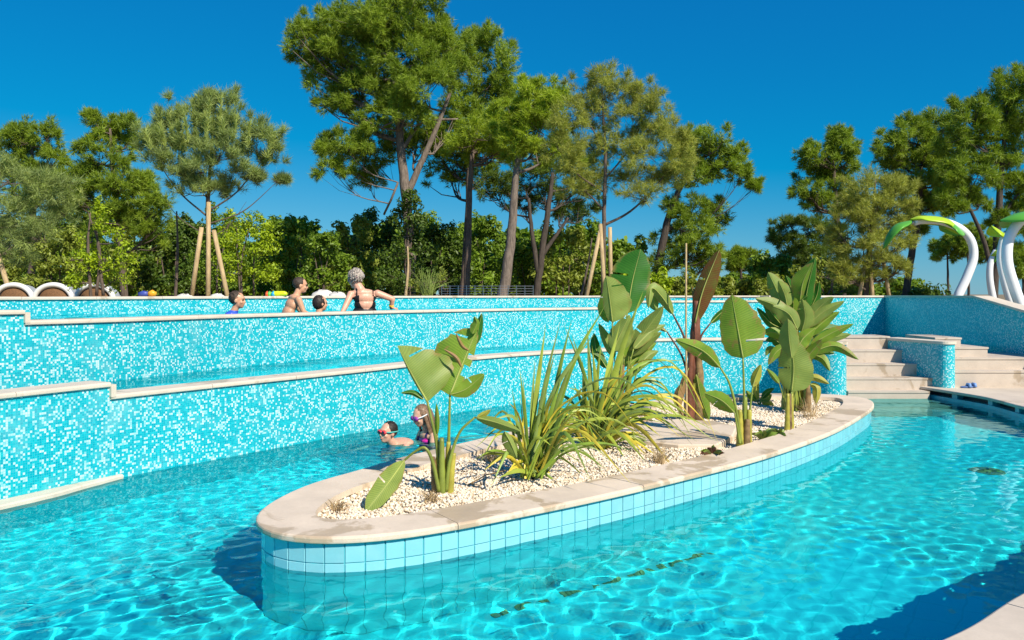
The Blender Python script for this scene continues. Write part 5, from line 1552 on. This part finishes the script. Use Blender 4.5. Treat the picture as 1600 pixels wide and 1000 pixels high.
    def part(s, name, mb, mat, smooth=True):
        o = mb.build(name, mat, s.ob, smooth); RECV.append(o); return o
    def cap(s, mat, c=(0, -0.026, 0.034), r=(0.081, 0.092, 0.089), rough=0.006, seed=1, nu=40, nv=28):
        rg = random.Random(seed); b = MB(); R = s.hr(); k = s.H[2]
        b.ball((0, 0, 0), 1.0, None, nu, nv)
        out = []
        for v in b.v:
            v = Vector(v); q = Vector((v.x * r[0], v.y * r[1], v.z * r[2]))
            q *= 1 + rough / 0.09 * (math.sin(v.x * 17 + seed) * math.sin(v.y * 13) + 0.6 * math.sin(v.z * 23 + v.x * 31))
            out.append(tuple(s.hp(Vector(c) + q)))
        b.v = out
        return s.part('hair', b, mat)
    def eyes(s):
        for q in (-1, 1):
            b = MB(); b.ball(s.hp((q * 0.032, 0.083, 0.004)), 0.011 * s.H[2], None, 8, 6); s.part('eye', b, M_EYE)
    def goggles(s, mframe, mlens, mstrap, big=1.0):
        b = MB(); R = s.hr(); k = s.H[2]
        for q in (-1, 1): b.ball(s.hp((q * 0.034, 0.086, 0.006)), [0.036 * big * k, 0.020 * k, 0.026 * big * k], R, 14, 10)
        b.tube([s.hp((-0.02, 0.1, 0.006)), s.hp((0, 0.104, 0.007)), s.hp((0.02, 0.1, 0.006))], 0.006 * k, 6)
        g = s.part('goggles', b, mframe)
        for q in (-1, 1):
            b = MB(); b.ball(s.hp((q * 0.034, 0.093, 0.006)), [0.026 * big * k, 0.017 * k, 0.017 * big * k], R, 12, 8)
            o = b.build('lens', mlens, g, True); RECV.append(o)
        pts = []
        for i in range(25):
            a = math.radians(-62 + 304 * i / 24) + math.pi / 2 - math.radians(90) 
            a = math.radians(28 + (360 - 56 + 0) * i / 24)
            pts.append(s.hp((math.sin(a) * 0.086, math.cos(a) * 0.104 - 0.014, 0.006 + 0.02 * (1 - math.cos(a)) / 2)))
        b = MB(); b.tube(pts, 0.0075 * k, 6); o = b.build('strap', mstrap, g, True); RECV.append(o)

# --- boy swimming with red goggles
hc = W(606, 676, 8.5)
f = Fig((hc.x, hc.y, 0), (-0.70, -0.70))
z0 = hc.z
f.head((0, 0, z0), 1.0, yaw=0.1, pitch=0.12)
f.limb([(0, -0.02, z0 - 0.08), (0, -0.09, z0 - 0.15)], [0.05, 0.055])
f.ell((0, -0.15, -0.05), (0.15, 0.10, 0.085)); f.ell((0, -0.32, -0.09), (0.135, 0.16, 0.08)); f.ell((0, -0.52, -0.15), (0.12, 0.15, 0.075)); f.ell((0, -0.68, -0.2), (0.125, 0.12, 0.08))
f.ell((0.02, -0.2, 0.0), (0.15, 0.12, 0.05))
for q in (-1, 1):
    f.limb([(q * 0.15, -0.13, -0.03), (q * 0.26, 0.02, -0.14), (q * 0.20, 0.20, -0.17)], [0.05, 0.038, 0.028])
    f.hand((q * 0.20, 0.2, -0.17), (-q * 0.2, 0.9, 0.0), (1, 0.1, 0), 0.014)
    f.limb([(q * 0.07, -0.72, -0.22), (q * 0.09, -1.02, -0.34), (q * 0.09, -1.35, -0.42), (q * 0.09, -1.42, -0.45)], [0.072, 0.05, 0.032, 0.03])
f.finish('person', 'boy swimming with red goggles at the near end of the island', M_SK3)
f.cap(M_HDK, rough=0.003)
f.goggles(simple('goggle_red', (0.75, 0.05, 0.06), 0.25), simple('lens_dark', (0.02, 0.02, 0.05), 0.08), simple('strap_teal', (0.10, 0.42, 0.36), 0.5), 0.95)
b = MB(); b.ball(f.hp((0, 0.088, -0.062)), [0.02, 0.008, 0.006], f.hr(), 10, 6); f.part('mouth', b, M_LIP)
f.cloth('swim_shorts', lambda a, bb, c: (bb < -0.6) & (bb > -0.98) & (c < 0), simple('shorts_navy', (0.02, 0.05, 0.2), 0.7))

# --- girl standing with purple goggles
hc = W(657, 650, 8.75)
f = Fig((hc.x + 0.03, hc.y + 0.02, 0), (-0.80, -0.6))
z0 = hc.z
f.head((0, 0.03, z0), 1.0, pitch=-0.32)
f.limb([(0, -0.02, z0 - 0.07), (0, -0.045, z0 - 0.17)], [0.045, 0.05])
f.ell((0, -0.05, z0 - 0.22), (0.125, 0.075, 0.06)); f.ell((0, -0.045, z0 - 0.32), (0.118, 0.085, 0.12)); f.ell((0, -0.05, z0 - 0.48), (0.108, 0.08, 0.12)); f.ell((0, -0.06, z0 - 0.62), (0.12, 0.09, 0.1))
zs = z0 - 0.21
f.limb([(-0.13, -0.05, zs), (-0.17, 0.0, zs - 0.19), (-0.06, 0.14, zs - 0.13)], [0.042, 0.034, 0.026])
f.hand((-0.06, 0.14, zs - 0.13), (0.55, 0.45, 0.65), (0.4, -0.4, 0.2), 0.014, 1.3)
f.limb([(0.13, -0.05, zs), (0.18, 0.03, zs - 0.2), (0.06, 0.15, zs - 0.14)], [0.042, 0.034, 0.026])
f.hand((0.06, 0.15, zs - 0.14), (-0.55, 0.4, 0.4), (0.4, 0.4, 0.2), 0.014, 1.3)
for q in (-1, 1):
    f.limb([(q * 0.065, -0.06, z0 - 0.68), (q * 0.07, -0.04, -0.62), (q * 0.075, -0.06, -0.80)], [0.075, 0.05, 0.04])
f.finish('person', 'girl with purple goggles and long wet hair standing beside the swimming boy', M_SK1)
f.cap(M_HBL, rough=0.003, seed=3)
b = MB(); rg = random.Random(3)
for k in range(26):                      # long strands down the back and shoulders
    a = rg.uniform(1.15, 5.1); x, y = math.sin(a) * 0.078, math.cos(a) * 0.085 - 0.03
    e = Vector((x * 1.25, -0.06 + y * 0.9, z0 - rg.uniform(0.26, 0.36)))
    b.tube(catmull([f.hp((x * 0.75, y * 0.9, 0.07)), f.hp((x * 1.12, y * 1.1, -0.02)), f.w(Vector((x * 1.3, y * 1.05 - 0.02, z0 - 0.16))), f.w(e)], 4), [0.016] * 10 + [0.011, 0.007, 0.004], 6)
f.part('hair_strands', b, M_HBL)
f.goggles(simple('goggle_purple', (0.32, 0.06, 0.35), 0.25), simple('lens_violet', (0.10, 0.03, 0.25), 0.08), simple('strap_white', (0.75, 0.80, 0.80), 0.5), 1.12)
sw, nt, pb = new_mat('swimsuit_purple')
vo = nt.nodes.new('ShaderNodeTexVoronoi'); vo.inputs['Scale'].default_value = 16
tc = nt.nodes.new('ShaderNodeTexCoord'); nt.links.new(tc.outputs['Object'], vo.inputs['Vector'])
sp_ = nt.nodes.new('ShaderNodeSeparateColor'); nt.links.new(vo.outputs['Color'], sp_.inputs[0])
nt.links.new(ramp(nt, sp_.outputs[0], [(0.0, (0.03, 0.02, 0.10)), (0.5, (0.10, 0.03, 0.22)), (0.78, (0.75, 0.03, 0.36))]), pb.inputs['Base Color'])
nt.nodes[-1].color_ramp.interpolation = 'CONSTANT'
f.cloth('swimsuit', lambda a, bb, c: (c < z0 - 0.235) & (c > z0 - 0.74) & (np.abs(a) < 0.128) & (bb < 0.075), sw, 0.006)
f.cloth('shoulder_strap', lambda a, bb, c: (c < z0 - 0.13) & (c >= z0 - 0.25) & (np.abs(np.abs(a) - 0.07) < 0.016) & (bb < 0.07), sw, 0.005)

# --- top pool: boy in blue rash vest
def up_z(x): return Z_UP
hc = W(369, 469, 10.7)
f = Fig((hc.x, hc.y, Z_UP), (0.95, 0.12))
z0 = hc.z - Z_UP
f.head((0, 0.02, z0), 1.0, yaw=-0.1)
f.limb([(0, 0, z0 - 0.08), (0, -0.03, z0 - 0.16)], [0.045, 0.052])
f.ell((0, -0.06, z0 - 0.21), (0.14, 0.085, 0.065)); f.ell((0, -0.1, z0 - 0.33), (0.125, 0.09, 0.12)); f.ell((0, -0.16, z0 - 0.48), (0.115, 0.09, 0.1))
for q in (-1, 1):
    f.limb([(q * 0.145, -0.07, z0 - 0.22), (q * 0.2, 0.0, z0 - 0.4), (q * 0.15, 0.17, z0 - 0.42)], [0.048, 0.036, 0.027])
    f.hand((q * 0.15, 0.17, z0 - 0.42), (-q * 0.2, 0.9, 0), (1, 0.1, 0), 0.014)
    f.limb([(q * 0.07, -0.17, z0 - 0.53), (q * 0.08, 0.1, z0 - 0.72), (q * 0.08, -0.15, z0 - 0.82)], [0.075, 0.05, 0.036])
f.finish('person', 'boy in a blue and lilac swim shirt, leftmost bather in the top pool', M_SK2)
f.cap(M_HBR, rough=0.008, seed=5); f.eyes()
rv, nt, pb = new_mat('rash_vest')
tc = nt.nodes.new('ShaderNodeTexCoord')
nt.links.new(ramp(nt, noise(nt, 9, 2, 0.5, tc.outputs['Object']), [(0.48, (0.03, 0.10, 0.62)), (0.52, (0.5, 0.40, 0.75))]), pb.inputs['Base Color'])
f.cloth('swim_shirt', lambda a, bb, c: (c < z0 - 0.135) & (c > z0 - 0.52) & (bb < 0.06), rv, 0.006)

# --- top pool: boy with bare back
hc = W(472, 446, 11.6)
f = Fig((hc.x - 0.08, hc.y, Z_UP), (0.82, 0.5))
z0 = hc.z - Z_UP
f.head((0, 0.06, z0), 1.0, yaw=-0.25, pitch=-0.05)
f.limb([(0, 0.03, z0 - 0.07), (0, 0, z0 - 0.15)], [0.048, 0.055])
f.ell((0, -0.03, z0 - 0.19), (0.155, 0.085, 0.06), Matrix.Rotation(-0.3, 3, 'X')); f.ell((0, -0.07, z0 - 0.28), (0.145, 0.09, 0.11), Matrix.Rotation(-0.4, 3, 'X')); f.ell((0, -0.12, z0 - 0.39), (0.13, 0.088, 0.13), Matrix.Rotation(-0.4, 3, 'X')); f.ell((0, -0.17, z0 - 0.5), (0.13, 0.095, 0.11))
f.limb([(0.165, -0.02, z0 - 0.2), (0.21, 0.04, z0 - 0.38), (0.16, 0.16, z0 - 0.5)], [0.05, 0.038, 0.028]); f.hand((0.16, 0.16, z0 - 0.5), (-0.3, 0.8, -0.2), (1, 0.2, 0), 0.015)
f.limb([(-0.165, -0.02, z0 - 0.2), (-0.2, 0.1, z0 - 0.36), (-0.1, 0.25, z0 - 0.44)], [0.05, 0.038, 0.028]); f.hand((-0.1, 0.25, z0 - 0.44), (0.3, 0.8, -0.2), (1, -0.2, 0), 0.015)
for q in (-1, 1): f.limb([(q * 0.08, -0.16, z0 - 0.56), (q * 0.09, 0.2, z0 - 0.72), (q * 0.09, 0.0, z0 - 0.95)], [0.085, 0.055, 0.04])
f.finish('person', 'boy with bare back and teal shorts sitting up in the top pool', M_SK2)
f.cap(M_HBR, rough=0.003, seed=6); f.eyes()
f.cloth('swim_shorts', lambda a, bb, c: (c < z0 - 0.45) & (c > z0 - 0.8) & (np.abs(a) < 0.19) & (bb < 0.16), simple('shorts_teal', (0.06, 0.50, 0.42), 0.6), 0.008)

# --- top pool: dark wet head just above the water
hc = W(501, 474, 11.5)
f = Fig((hc.x, hc.y, Z_UP), (0.75, 0.6))
z0 = hc.z - Z_UP
f.head((0, 0, z0), 1.0)
f.limb([(0, -0.02, z0 - 0.08), (0, -0.03, z0 - 0.17)], [0.046, 0.054])
f.ell((0, -0.05, z0 - 0.22), (0.14, 0.08, 0.06)); f.ell((0, -0.06, z0 - 0.36), (0.125, 0.09, 0.13)); f.ell((0, -0.06, z0 - 0.52), (0.12, 0.09, 0.1))
for q in (-1, 1):
    f.limb([(q * 0.145, -0.05, z0 - 0.22), (q * 0.24, 0.08, z0 - 0.32), (q * 0.2, 0.26, z0 - 0.3)], [0.046, 0.036, 0.027]); f.hand((q * 0.2, 0.26, z0 - 0.3), (-q * 0.2, 0.9, 0.1), (1, 0.1, 0), 0.014)
f.finish('person', 'child with wet black hair, only the head above the top pool', M_SK2)
f.cap(M_HDK, c=(0, -0.028, 0.014), r=(0.083, 0.094, 0.105), rough=0.004, seed=8); f.eyes()

# --- top pool: grey haired woman in a black swimsuit
hc = W(553, 434, 12.45)
f = Fig((hc.x + 0.16, hc.y, Z_UP), (-0.30, 0.95))
z0 = hc.z - Z_UP
f.head((-0.14, 0.02, z0 - 0.035), 1.14, yaw=0.35, pitch=-0.1)
f.limb([(-0.12, 0.0, z0 - 0.08), (-0.07, -0.03, z0 - 0.19)], [0.064, 0.082])
f.ell((-0.02, -0.03, z0 - 0.235), (0.19, 0.085, 0.065)); f.ell((0, -0.03, z0 - 0.31), (0.175, 0.10, 0.11)); f.ell((0.01, -0.02, z0 - 0.42), (0.165, 0.11, 0.11)); f.ell((0.01, 0.0, z0 - 0.54), (0.185, 0.13, 0.13))
s1 = (0.20, -0.04, z0 - 0.245); e1 = (0.43, -0.06, z0 - 0.33); h1 = (0.42, 0.0, 1.392 - Z_UP)
f.limb([s1, e1, h1], [0.06, 0.046, 0.033]); f.hand(h1, (0.55, -0.5, -0.1), (-0.6, -0.7, 0), 0.018, 0.4)
s2 = (-0.21, -0.04, z0 - 0.26); e2 = (-0.30, -0.12, z0 - 0.44); h2 = (-0.36, -0.2, -0.02)
f.limb([s2, e2, h2], [0.06, 0.046, 0.033]); f.hand(h2, (-0.5, -0.8, -0.1), (1, -0.4, 0), 0.018, 0.4)
for q in (-1, 1): f.limb([(q * 0.09, 0.02, z0 - 0.62), (q * 0.1, 0.05, z0 - 0.9)], [0.1, 0.06])
f.finish('person', 'grey haired woman in a low backed black swimsuit leaning on the wall', M_SK3)
b = MB(); rg = random.Random(2)
for k in range(260):
    d = Vector((rg.gauss(0, 1), rg.gauss(0, 1), rg.gauss(0.25, 1))).normalized()
    if d.y > 0.45 and d.z < 0.35: continue
    if d.z < -0.3: continue
    b.ball(f.hp((d.x * rg.uniform(0.085, 0.112), d.y * rg.uniform(0.09, 0.116) - 0.028, d.z * rg.uniform(0.085, 0.118) + 0.046)), rg.uniform(0.006, 0.012), None, 6, 4)
f.part('stray_curls', b, M_HGR)['kind'] = 'stuff'
f.cap(M_HGR, c=(0, -0.030, 0.048), r=(0.099, 0.104, 0.094), rough=0.016, seed=4, nu=60, nv=44)
f.goggles(simple('goggle_lilac', (0.35, 0.10, 0.30), 0.3), simple('lens_grey', (0.1, 0.08, 0.14), 0.1), simple('strap_lilac', (0.33, 0.10, 0.30), 0.5), 0.95)
def suit(a, bb, c):
    back = bb < -0.02
    scoop = back & (((a - 0.02) / 0.108) ** 2 + ((c - (z0 - 0.30)) / 0.185) ** 2 < 1)
    return (c < z0 - 0.27) & (c > z0 - 0.75) & (np.abs(a) < 0.20) & ~scoop & (c < z0 - 0.27 - 0.4 * np.maximum(0, np.abs(a) - 0.12))
M_BLK = simple('swimsuit_black', (0.012, 0.012, 0.014), 0.5)
f.cloth('swimsuit', suit, M_BLK, 0.006)
f.cloth('shoulder_strap', lambda a, bb, c: (np.abs(np.abs(a) - 0.125) < 0.013) & (c >= z0 - 0.29) & (c < z0 - 0.16), M_BLK, 0.004)
b = MB(); hv = Vector(h1); ev = Vector(e1); d = (ev - hv).normalized(); c0 = hv + d * 0.035
b.tube([f.w(c0 - d * 0.012), f.w(c0 + d * 0.012)], 0.041, 14); f.part('wristband', b, simple('band_yellow', (0.85, 0.55, 0.03), 0.5))

# ================================================================== spray arches on the right
M_WHITE = simple('gloss_white', (0.78, 0.80, 0.82), 0.22, 0.04, 3)
M_GRN = simple('leaf_paint_green', (0.10, 0.36, 0.035), 0.35, 0.15, 2)
M_LIME = simple('leaf_paint_lime', (0.38, 0.55, 0.02), 0.35, 0.1, 2)
M_STEEL = simple('nozzle_steel', (0.5, 0.5, 0.5), 0.3, 0.05, 3, metal=1.0)
def arch(label, D, pts, rad, leaves):
    root = empty('spray_arch', W(*pts[0], D)); tag(root, label, 'spray arch', 'leaf topped spray arches')
    P = catmull([W(x, y, D + dd) for (x, y, dd) in [(*q, 0) if len(q) == 2 else q for q in pts]], 8); m = len(P) - 1
    base = P[0].copy(); base.z -= 0.9
    b = MB(); b.tube([base] + P, [rad[0]] + [rad[0] + (rad[1] - rad[0]) * i / m for i in range(m + 1)], 18); b.build('tube', M_WHITE, root, True)
    b = MB(); b.tube([P[-1], P[-1] + (P[-1] - P[-2]).normalized() * 0.06], rad[1] * 0.55, 12); b.build('nozzle', M_STEEL, root, True)
    for (lp, w, mt, th) in leaves:
        C = catmull([W(x, y, D + (q[0] if q else 0)) for (x, y, *q) in lp], 8); n = len(C) - 1
        b = MB(); k = 8
        for s in (0, 1):
            for i, p in enumerate(C):
                t = i / n; pr = max(0.04, math.sin(math.pi * t ** 0.85) ** 0.7) * w
                tv = (C[min(i + 1, n)] - C[max(i - 1, 0)]).normalized()
                lat = Vector((0.25, 1, 0)).normalized(); lat = (lat - tv * lat.dot(tv)).normalized()
                nn = lat.cross(tv).normalized()
                if nn.z < 0: nn = -nn
                for j in range(-k, k + 1):
                    a = j / k
                    b.v.append(tuple(p + lat * a * pr - nn * (abs(a) ** 2 * pr * 0.45) - nn * th * s))
        M_ = 2 * k + 1; o2 = (n + 1) * M_
        for i in range(n):
            for j in range(2 * k):
                q = i * M_ + j
                b.f.append((q, q + 1, q + M_ + 1, q + M_)); b.f.append((q + o2, q + o2 + M_, q + o2 + M_ + 1, q + o2 + 1))
            for j in (0, 2 * k):
                q = i * M_ + j; b.f.append((q, q + M_, q + M_ + o2, q + o2))
        b.m = [0] * len(b.f)
        b.build('leaf_canopy', mt, root, True)
arch('tall white spray arch curling left under a long green leaf', 19, [(1497, 462), (1511, 432), (1521, 402), (1517, 376), (1500, 357), (1472, 346), (1443, 344), (1428, 347)], (0.105, 0.088),
     [([(1507, 366), (1480, 342), (1440, 337), (1422, 342)], 0.34, M_LIME, 0.03), ([(1424, 344), (1400, 350), (1386, 366), (1379, 388)], 0.30, M_GRN, 0.03), ([(1508, 366), (1490, 350), (1470, 343)], 0.40, M_GRN, 0.03)])
arch('shortest thin white spray pipe, just right of the tall curling arch', 20, [(1553, 474), (1547, 440), (1547, 415), (1552, 400), (1556, 392)], (0.085, 0.065), [([(1549, 412), (1553, 396), (1560, 380)], 0.12, M_GRN, 0.03), ([(1547, 400), (1556, 390), (1566, 392)], 0.2, M_LIME, 0.03)])
arch('white spray pipe with a lime leaf bud, second from the right edge', 15.5, [(1586, 492), (1572, 450), (1563, 410), (1565, 382), (1570, 366)], (0.072, 0.058), [([(1549, 352), (1562, 360), (1572, 368)], 0.24, M_LIME, 0.03), ([(1575, 352), (1572, 360), (1566, 368)], 0.2, M_GRN, 0.03)])
arch('thick white spray arch leaving the photo at the right edge', 14.5, [(1602, 496), (1585, 450), (1574, 410), (1576, 375), (1590, 350), (1612, 335), (1640, 330)], (0.098, 0.082), [([(1562, 344), (1585, 334), (1615, 328), (1640, 330)], 0.42, M_GRN, 0.03), ([(1595, 338), (1618, 330), (1640, 330)], 0.3, M_LIME, 0.03)])

# ================================================================== daybeds, floats and other small things
M_WICK = simple('wicker_brown', (0.17, 0.085, 0.035), 0.8, 0.4, 60, bmp=0.8, bscale=90)
M_CANV = simple('canvas_white', (0.76, 0.75, 0.72), 0.85, 0.06, 5)
M_GREYF = simple('canvas_grey', (0.30, 0.33, 0.36), 0.9, 0.1, 5)
for (cx, lab) in ((22, 'round brown wicker daybed with white hood rim, leftmost of the three'), (84, 'round brown wicker daybed with white hood rim, middle of the three'), (148, 'round brown wicker daybed with white hood rim, rightmost of the three')):
    D = 15.5; c = W(cx, 470, D); k = D / F
    root = empty('wicker_daybed', (c.x, c.y, Z_G)); tag(root, lab, 'daybed', 'wicker daybeds behind the top wall')
    b = MB()
    for i in range(25):                       # hollow wicker half shell
        a = math.pi * i / 24
        for j in range(7):
            e = math.pi / 2 * j / 6
            r = 24 * k * math.cos(e) ; d = 0.03 - 10 * k * math.sin(e)
            b.v.append((c.x + math.cos(a) * r, c.y + d, c.z + 0.02 + math.sin(a) * r * 0.8))
    for i in range(24):
        for j in range(6):
            q = i * 7 + j; b.f.append((q, q + 1, q + 8, q + 7)); b.m.append(0)
    b.build('wicker_shell', M_WICK, root, True)
    b = MB(); P = []
    for i in range(25):
        a = math.pi * i / 24; P.append((c.x + math.cos(a) * 30 * k, c.y - 0.02, c.z + math.sin(a) * 25 * k))
    b.tube(P, 0.05, 8); b.build('hood_rim', M_CANV, root, True)
    b = MB()
    for i in range(13):
        a = math.pi * i / 12
        b.v += [(c.x + math.cos(a) * 30 * k, c.y + 0.05, c.z + math.sin(a) * 25 * k), (c.x + math.cos(a) * 29 * k, c.y + 0.3, c.z + 0.02 + math.sin(a) * 24 * k)]
    for i in range(12): b.f.append((2 * i, 2 * i + 1, 2 * i + 3, 2 * i + 2)); b.m.append(0)
    b.build('hood', M_GREYF, root, True)
    b = MB(); b.tube([(c.x, c.y + 0.3, Z_G), (c.x, c.y + 0.3, Z_G + 0.14)], [0.3, 0.32], 20); b.build('cushion', M_CANV, root, True)
# inflatable
D = 13.25; root = empty('pool_float', W(428, 462, D)); tag(root, 'yellow and rainbow inflatable float lying on the rear wall', 'float')
b = MB(); b.tube(catmull([W(421, 460, D), W(432, 459, D), W(444, 459, D), W(449, 460, D)], 4), [0.025, 0.035, 0.04, 0.045, 0.045, 0.045, 0.045, 0.045, 0.045, 0.04, 0.035, 0.03, 0.015], 12); b.build('tube', simple('float_yellow', (0.62, 0.72, 0.02), 0.3, 0.05), root, True)
for (x0, x1, cc, nm) in ((415, 419, (0.75, 0.10, 0.02), 'nose'), (418, 423, (0.10, 0.50, 0.10), 'band'), (424, 429, (0.02, 0.35, 0.65), 'band')):
    b = MB(); b.tube([W(x0, 460, D - 0.02), W((x0 + x1) / 2, 460, D - 0.02), W(x1, 459.5, D - 0.02)], [0.03, 0.05, 0.055], 10); b.build(nm, simple('float_' + nm, cc, 0.35), root, True)
D = 11.45; root = empty('pool_float', W(232, 462, D)); tag(root, 'small blue and orange pool toy on the rear wall left of the young pine', 'float')
b = MB(); b.tube([W(217, 460, D), W(224, 459, D), W(232, 459, D)], [0.03, 0.045, 0.03], 10); b.build('body', simple('toy_blue', (0.05, 0.08, 0.35), 0.4), root, True)
b = MB(); b.tube([W(232, 459, D), W(238, 458, D), W(244, 459.5, D)], [0.03, 0.05, 0.025], 10); b.build('tail', simple('toy_orange', (0.80, 0.38, 0.02), 0.4), root, True)
# white rocks / mounds behind the top wall
for k, (x, y, w, h, D, lab) in enumerate(((505, 459, 20, 8, 17.5, 'white boulder mound just left of the grey haired woman'), (528, 460, 15, 6, 17.2, 'smaller white boulder behind the grey haired woman'), (288, 462, 14, 4, 14.5, 'low white stone at the foot of the left stake'), (340, 462, 12, 4, 14.5, 'low white stone between the stakes'))):
    b = MB(); c = W(x, 466, D); b.ball(c, (w * D / F, w * 0.7 * D / F, h * D / F * 1.6), None, 16, 10)
    rg = random.Random(k); b.v = [(x_ + rg.uniform(-.02, .02), y_ + rg.uniform(-.02, .02), z_ + rg.uniform(-.02, .02)) for x_, y_, z_ in b.v]
    tag(b.build('boulder', simple('white_stone%d' % k, (0.62, 0.60, 0.55), 0.9, 0.15), smooth=True), lab, 'boulder')
# grey mesh fence behind
root = empty('low_fence', W(725, 460, 24)); tag(root, 'low grey wire fence at the foot of the centre pines', 'fence')
for i in range(12):
    x = 690 + i * 13; b = MB(); a = W(x, 462, 24); a.z = Z_G; b.tube([a, W(x, 446, 24)], 0.013, 6); b.build('post', M_STEEL, root)
for y in (447, 451, 455, 459):
    b = MB(); b.tube([W(690, y, 24), W(833, y, 24)], 0.006, 5); b.build('rail', M_STEEL, root)
# blue slipper pair on the deck
root = empty('pool_slippers', G(1515, 606, Z_DECK)); tag(root, 'blue pool slippers left on the deck by the stairs', 'slippers')
for k, (dx, dy) in enumerate(((-0.05, 0.0), (0.06, 0.05))):
    c = G(1515, 606, Z_DECK) + Vector((dx, dy, 0.012))
    b = MB(); b.ball(c, (0.10, 0.042, 0.02), Matrix.Rotation(0.25 * k, 3, 'Z'), 16, 8); b.build('sole', simple('slipper_sole%d' % k, (0.06, 0.12, 0.30), 0.6), root, True)
    b = MB(); b.tube([c + Vector((0.03, -0.05, 0.0)), c + Vector((0.035, -0.03, 0.045)), c + Vector((0.035, 0.03, 0.045)), c + Vector((0.03, 0.05, 0.0))], 0.022, 8); b.build('strap', simple('slipper_strap%d' % k, (0.16, 0.30, 0.62), 0.5), root, True)
# fittings on the pool floor
ZF = -0.88
M_GRATE = simple('grate_brown', (0.36, 0.30, 0.15), 0.7, 0.3, 20)
def floor_pt(x, y, z=ZF):
    """spot on the floor that is seen, through the flat water surface, at photo pixel x, y"""
    s = G(x, y, 0.0); d = Vector((s.x, s.y, -EYE)).normalized()
    hz = Vector((d.x, d.y, 0)); si = hz.length / 1.333; co = math.sqrt(1 - si * si)
    return s + hz.normalized() * (si / co * -z) + Vector((0, 0, z))
root = empty('floor_grate', floor_pt(880, 920)); tag(root, 'brownish drain grate line on the pool floor in front of the island', 'grate')
g0, g1 = floor_pt(770, 962), floor_pt(1120, 862); d = (g1 - g0).normalized()
nb = 46
for i in range(nb):
    if i % 9 in (7, 2) or i % 7 == 3: continue
    p = g0.lerp(g1, (i + 0.5) / nb)
    b = MB(); b.box((p.x, p.y, ZF + 0.01), ((g1 - g0).length / nb * 0.8, 0.03, 0.012), math.atan2(d.y, d.x)); o = b.build('grate_bar', M_GRATE, root); RECV.append(o)
for (x, y, lab, m, r) in ((756, 912, 'round white inlet fitting on the pool floor by the island', M_WHITE, 0.075), (1543, 736, 'dark round drain cover on the pool floor at the right', M_GRATE, 0.16)):
    p = floor_pt(x, y); root = empty('floor_fitting', p); tag(root, lab, 'fitting')
    b = MB(); b.tube([p, p + Vector((0, 0, 0.02)), p + Vector((0, 0, 0.028))], [r, r, r * 0.85], 24); o = b.build('cover', m, root); RECV.append(o)
    for k in range(6):
        a = math.pi * k / 3; q = p + Vector((math.cos(a), math.sin(a), 0)) * r * 0.5 + Vector((0, 0, 0.03)); b = MB(); b.box(q, (r * 0.5, r * 0.12, 0.006), a); o = b.build('slot', M_DARK, root); RECV.append(o)
p = floor_pt(872, 890); root = empty('floor_drain', p); tag(root, 'square dark mesh drain on the pool floor next to the island wall', 'drain')
b = MB(); b.box(p + Vector((0, 0, 0.008)), (0.30, 0.16, 0.016), 0.45); o = b.build('frame', M_GRATE, root); RECV.append(o)
for k in range(9):
    q = p + Matrix.Rotation(0.45, 3, 'Z') @ Vector((-0.12 + 0.03 * k, 0, 0.019)); b = MB(); b.box(q, (0.012, 0.13, 0.008), 0.45); o = b.build('bar', M_DARK, root); RECV.append(o)

for o in RECV:
    o.cycles.is_caustics_receiver = True
